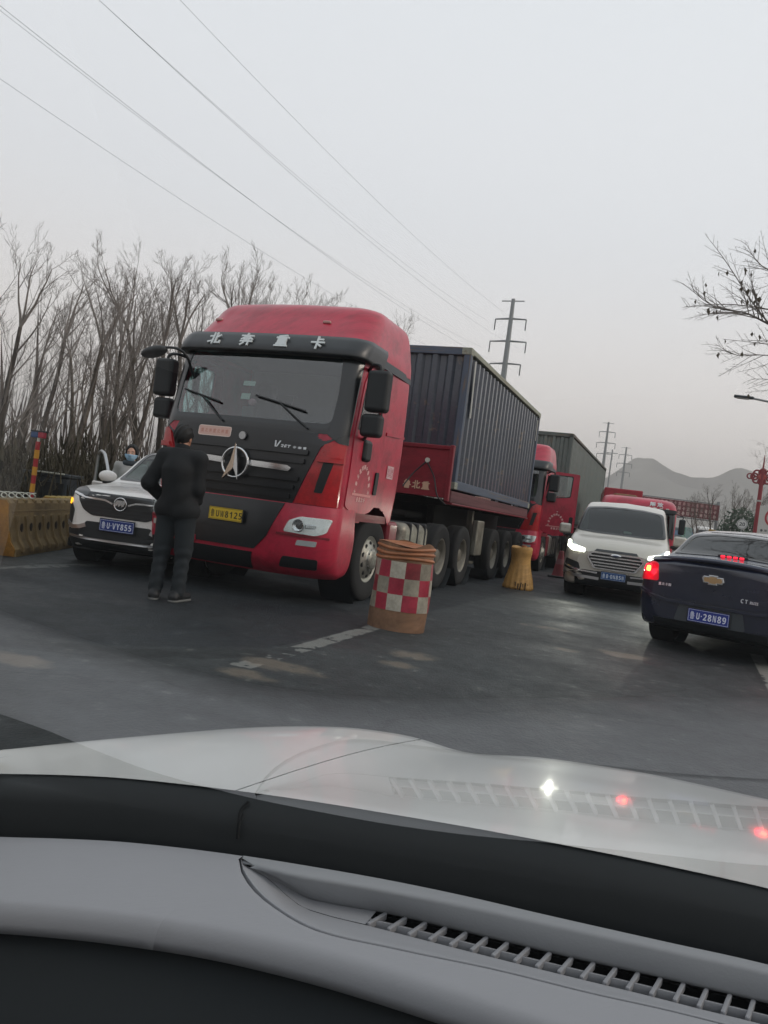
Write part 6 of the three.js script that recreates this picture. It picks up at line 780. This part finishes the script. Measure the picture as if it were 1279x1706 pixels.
// ---------- our own car: bonnet, cowl, windscreen foot, dashboard ----------
M.egoWhite = phys("#eff1ee", { roughness: .32, clearcoat: .9, clearcoatRoughness: .06 }); M.cowl = std("#1b1f21", .5); M.screen = phys("#ffffff", { transmission: 1, thickness: 0, roughness: .01, ior: 1.7 }); const grainTex = dataTex(256, 256, (x, y) => { const v = 255 * nC(x * 2, y * 2); return [v, v, v]; }); grainTex.repeat.set(9, 9);
M.dashGrey = std("#8c8d91", .72, 0, { bumpMap: grainTex, bumpScale: .00012 }); M.dashGrey2 = std("#898b8e", .72, 0, { bumpMap: grainTex, bumpScale: .00012 }); M.fascia = std("#23282b", .8);
{
  const t = thing('car', 'white car we sit in: bonnet, windscreen foot and grey dashboard with a slatted vent', 'car'); const CX = .37;
  const rearP = [[-.543, -.5113], [-.5046, -.5427], [-.4616, -.5721], [-.4078, -.5989], [-.3461, -.6249], [-.288, -.6459], [-.2293, -.6641], [-.1608, -.6844], [-.0984, -.7004], [.0023, -.7218], [.0875, -.7345], [CX, -.752]];
  const frontP = [[-.606, .895, -.53], [-.6041, .892, -.5662], [-.5976, .884, -.6379], [-.5885, .876, -.7209], [-.5717, .868, -.8122], [-.5431, .86, -.9075], [-.5002, .852, -1.0019], [-.4428, .842, -1.092], [-.3671, .828, -1.161], [-.3028, .818, -1.1827], [-.1966, .81, -1.2788], [-.1057, .806, -1.3266], [-.0129, .803, -1.3608], [.1488, .8, -1.383], [CX, .8, -1.392]];
  const fz = pchip(frontP.map(p => p[0]), frontP.map(p => p[2])), fh = pchip(frontP.map(p => p[0]), frontP.map(p => p[1]));
  const rz0 = pchip(rearP.map(p => p[0]), rearP.map(p => p[1])), rz = x => x < -.543 ? -.5113 + (-.543 - x) * .35 : rz0(x);
  // bonnet panels: columns of constant x, from the rear edge to the front edge and down over the nose
  const col = x => { const m = x > CX ? 2 * CX - x : x, a = rz(m), b = Math.min(a - .004, fz(m)), h = fh(m), o = []; for (let i = 0; i <= 16; i++) { const u = i / 16; o.push([x, .905 + (h - .905) * u + .006 * Math.sin(Math.PI * u), a + (b - a) * u]); } const e = o[16]; o.push([x, h - .01, b - .018], [x, h - .04, b - .036], [x, h - .12, b - .05], [x, h - .5, b - .055]); return o; };
  const panel = (x0, x1, n) => { const rings = []; for (let i = 0; i <= n; i++) rings.push(col(x0 + (x1 - x0) * i / n)); const g = skin(rings, false, false, false); return g; };
  const seam = -.3655;
  part(t, 'bonnet', panel(seam + .0008, 2 * CX - seam - .0008, 110), M.egoWhite);
  for (const s of [0, 1]) { const f = s ? x => 2 * CX - x : x => x; const rings = []; for (let i = 0; i <= 46; i++) { const x = -.6055 + (seam - .0008 + .6055) * i / 46; rings.push(col(f(x))); } const side = [[.895, -.53], [.93, -.2], [.95, .3], [.95, 1.2]]; part(t, 'wing', skin(rings, false, false, false), M.egoWhite); const sr = [.0, -.012, -.035, -.05, -.055].map((d, k) => frontP.slice(0, 8).map(p => [f(p[0] + d), p[1] - [0, .008, .05, .2, .5][k], p[2] + d * .3])); part(t, 'wing_side', skin(sr, false, false, false), M.egoWhite); part(t, 'door', skin(side.map(([y, z]) => [[f(-.55), y + .02, z], [f(-.6), y, z], [f(-.63), y - .15, z], [f(-.62), .3, z]]), false, false, false), M.egoWhite); }
  part(t, 'under_bonnet', rbox(1.1, .02, .55, .005).translate(CX, .76, -.96), M.dark);
  // cowl under the windscreen foot
  const xs = []; for (let i = 0; i <= 60; i++) xs.push(-.62 + i / 60 * 2 * (CX + .62)); const mz = x => rz(x > CX ? 2 * CX - x : x);
  part(t, 'cowl', skin([[.9045, -.004], [.9, .004], [.893, .012], [.884, .017], [.872, .021], [.855, .026], [.83, .03], [.76, .032]].map(([y, d]) => xs.map(x => [x, y, mz(x) + d])), false, false, false), M.cowl);
  part(t, 'cowl_joint', tube([[-.349, .9, -.6145], [-.352, .893, -.608], [-.349, .884, -.602], [-.346, .872, -.598]], .0016, 5, 14), M.dark);
  // foot of the windscreen: the lower pane, sloping back towards us
  const gy = (x, z) => .908 + .17 * (x + .2) + .58 * (z + .6);
  const gl = []; for (let j = 0; j <= 6; j++) gl.push(xs.filter(x => x < 1.0).map(x => { const z = rz(Math.min(x, CX)) - (x > CX ? .1 * (x - CX) : 0) + .012 + 1.0 * j / 6; return [x, gy(x, z), z]; })); part(t, 'windscreen', skin(gl, false, false, false), M.screen);
  // dashboard
  const ext = (P, y) => P.concat([]); const D = { front: [[-.66, -.415], [-.5133, -.4916], [-.4739, -.519], [-.4317, -.5455], [-.385, -.5682], [-.3359, -.5882], [-.2752, -.6088], [-.2094, -.6284], [-.1437, -.6436], [-.0844, -.6541], [.0093, -.6723], [.0886, -.688], [CX, -.712]], rear: [[-.62, -.33], [-.4437, -.4323], [-.3644, -.4706], [-.2779, -.5008], [-.1874, -.5181], [-.1004, -.5264], [-.0209, -.5322], [.12, -.545], [CX, -.555]], v: [[-.3319, -.582], [-.3275, -.5746], [-.276, -.5403], [-.2332, -.5313], [-.1693, -.5437], [-.0966, -.5609], [-.032, -.5724], [.0236, -.5846], [.0821, -.5941], [CX, -.63]], lip: [[-.3256, -.5804], [-.291, -.5844], [-.2462, -.5978], [-.2021, -.611], [-.139, -.628], [-.0816, -.6405], [.0101, -.6599], [.0879, -.6757], [CX, -.702]], wall: [[-.32, -.598], [-.2784, -.5994], [-.2473, -.6066], [-.2077, -.6189], [-.1372, -.6325], [-.0658, -.6452], [.0128, -.6617], [.0385, -.6664], [.0906, -.676], [CX, -.7025]], s: [[-.32, -.596], [-.2764, -.5852], [-.2488, -.5868], [-.2141, -.5929], [-.1393, -.6051], [-.0613, -.6187], [.0141, -.6327], [.0386, -.6365], [.0883, -.6454], [CX, -.672]] };
  const F = {}; for (const k in D) { const f = pchip(D[k].map(p => p[0]), D[k].map(p => p[1])); F[k] = x => f(x > CX ? 2 * CX - x : x); }
  const cols = (x0, x1, n, fn) => { const o = []; for (let i = 0; i <= n; i++) o.push(fn(x0 + (x1 - x0) * i / n)); return o; };
  const roll = (x, fz2) => [[x, .856, fz2 + .004], [x, .845, fz2 - .006 + .012], [x, .80, fz2 + .004]];
  // left of the vent insert: full depth; over it: the near band and the far lip
  const xa = -.332, xb = 2 * CX + .332;
  const hT = (x, z) => { const a = F.front(x), b = F.rear(x); return .865 - .007 * Math.pow(Math.max(0, Math.min(1, (z - a - .003) / (b - a - .003))), 1.5); };
  const full = x => { const a = F.front(x), b = F.rear(x), o = [[x, .80, a - .006], [x, .852, a - .006], [x, .861, a - .003], [x, .865, a + .003]]; for (let i = 1; i <= 8; i++) o.push([x, .865 - .007 * (i / 8) ** 1.5, a + .003 + (b - a - .003) * i / 8]); o.push([x, .856, b + .005], [x, .851, b + .009], [x, .845, b + .011], [x, .838, b + .0115], [x, .836, b + .003]); return o; };
  const nearB = x => { const a = F.v(x) + .0012, b = F.rear(x), o = [[x, .84, a], [x, hT(x, a) - .0015, a], [x, hT(x, a), a + .0015]]; for (let i = 1; i <= 6; i++) { const z = a + .0015 + (b - a - .0015) * i / 6; o.push([x, hT(x, z), z]); } o.push([x, .856, b + .005], [x, .851, b + .009], [x, .845, b + .011], [x, .838, b + .0115], [x, .836, b + .003]); return o; };
  const d = sub(t, 'dashboard');
  part(d, 'dashboard_top', skin(cols(-.66, xa, 50, full), false, false, false), M.dashGrey); part(d, 'dashboard_top', skin(cols(xb, .74 + .66, 50, full), false, false, false), M.dashGrey);
  part(d, 'dashboard_top', skin(cols(xa, xb, 110, nearB), false, false, false), M.dashGrey);
  const insert = x => { const e = THREE.MathUtils.smoothstep(Math.min(x, 2 * CX - x), -.332, -.262), a = F.front(x), l = Math.min(F.lip(x), F.v(x) - .0012), w = Math.min(l, F.wall(x)), wy = .861 - .02 * e; return [[x, .80, a - .006], [x, .852, a - .006], [x, .861, a - .003], [x, .865, a + .002], [x, .8635, l - (l - a) * .3], [x, .861, l + .001], [x, wy + .004, (F.wall(x) * e + l * (1 - e)) + .004 * e], [x, wy, F.wall(x) * e + l * (1 - e) + .001]]; };
  part(d, 'vent_surround', skin(cols(xa, xb, 120, insert), false, false, false), M.dashGrey2);
  const shelf = x => { const e = THREE.MathUtils.smoothstep(Math.min(x, 2 * CX - x), -.332, -.262), l = Math.min(F.lip(x), F.v(x) - .0012), y0 = .861 - .021 * e, s = F.s(x) * e + l * (1 - e), v = F.v(x) - .0012; return [[x, y0, s], [x, y0 + .003 * e, s + (v - s) * .35], [x, hT(x, v) - .0025 * e, s + (v - s) * .9], [x, hT(x, v) - .002 * e, v], [x, .84, v]]; };
  part(d, 'vent_surround', skin(cols(xa, xb, 120, shelf), false, false, false), M.dashGrey);
  const startX = -.214, floorL = x => { const e = THREE.MathUtils.smoothstep(x, -.332, -.262), l = Math.min(F.lip(x), F.v(x) - .0012); return [[x, .861 - .02 * e, F.wall(x) * e + l * (1 - e) + .001], [x, .861 - .0205 * e, F.s(x) * e + l * (1 - e)]]; };
  part(d, 'vent_surround', skin(cols(xa, startX, 30, floorL), false, false, false), M.dashGrey);
  part(d, 'added_reflection_ledge', skin(cols(-.66, 1.4, 70, x => [[x, .838, F.front(x) - .004], [x, .836, mz(x) + .03]]), false, false, false), M.dashGrey);  // unseen grey ledge, added to keep the windscreen reflection pale here
  // slats: cross bars over a dark duct, one long bar along them
  const vent = sub(d, 'vent'); part(vent, 'duct', skin(cols(startX, 2 * CX - startX, 60, x => [[x, .8385, F.wall(x) + .001], [x, .80, F.wall(x) + .001], [x, .80, F.s(x)], [x, .8385, F.s(x)]]), false, false, false), M.dark);
  for (let i = 0; i < 56; i++) { const x = startX + .002 + i * .01685; if (x > 2 * CX - startX) break; const a = V3(x, .839, F.s(x) - .0005), b = V3(x + .006, .839, F.wall(x + .006) + .001), L = a.distanceTo(b); const g = rbox(.0034, .006, L, .001, 2); const q = new THREE.Quaternion().setFromUnitVectors(V3(0, 0, 1), b.clone().sub(a).normalize()); g.applyMatrix4(new THREE.Matrix4().compose(a.clone().add(b).multiplyScalar(.5), q, V3(1, 1, 1))); part(vent, 'slat', g, M.dashGrey); }
  part(vent, 'long_bar', skin(cols(startX, 2 * CX - startX, 70, x => { const z = F.s(x) + (F.wall(x) - F.s(x)) * .42; return [[x, .834, z + .0015], [x, .8405, z + .0012], [x, .8405, z - .0012], [x, .834, z - .0015]]; }), false, false, false), M.dashGrey);
  // lower fascia, dark
  part(d, 'fascia', skin(cols(-.66, 1.4, 70, x => { const b = F.rear(x); return [[x, .84, b + .001], [x, .83, b + .004], [x, .8, b + .018], [x, .7, b + .09], [x, .5, b + .15]]; }), false, false, false), M.fascia);
  part(t, 'unseen_door_trim', skin([[-.4, .3], [-.4, .8], [-.39, .9], [-.37, .97], [-.33, 1.0]].map(([z0, y], k) => [0, .25, .5, 1, 1.6].map(z => [-.535 - .004 * k, y, z0 + z])), false, false, false), M.dashGrey2);  // out of view, added for its pale reflection in the windscreen
  // roof, pillar and seats behind the lens shade the cabin
  part(t, 'roof', rbox(1.5, .05, 2.2, .03).translate(CX, 1.46, 1.4), M.egoWhite); part(t, 'headlining', rbox(1.44, .02, 2.1, .01).translate(CX, 1.42, 1.4), M.liner); part(t, 'cabin_floor', rbox(1.9, .04, 3.0, .01).translate(CX, .3, .75), M.inside); part(t, 'rear_wall', rbox(1.8, .9, .06, .02).translate(CX, .75, 2.3), M.inside);
  for (const x of [0, .74]) part(t, 'seat', merge(at(rbox(.48, .7, .16, .07, 3), x, .8, .85, -.2), rbox(.5, .18, .5, .07, 3).translate(x, .42, .5)), M.seat);
}
scene.traverse(o => { if (o.isMesh) { o.castShadow = true; o.receiveShadow = true; } });
renderer.render(scene, camera);
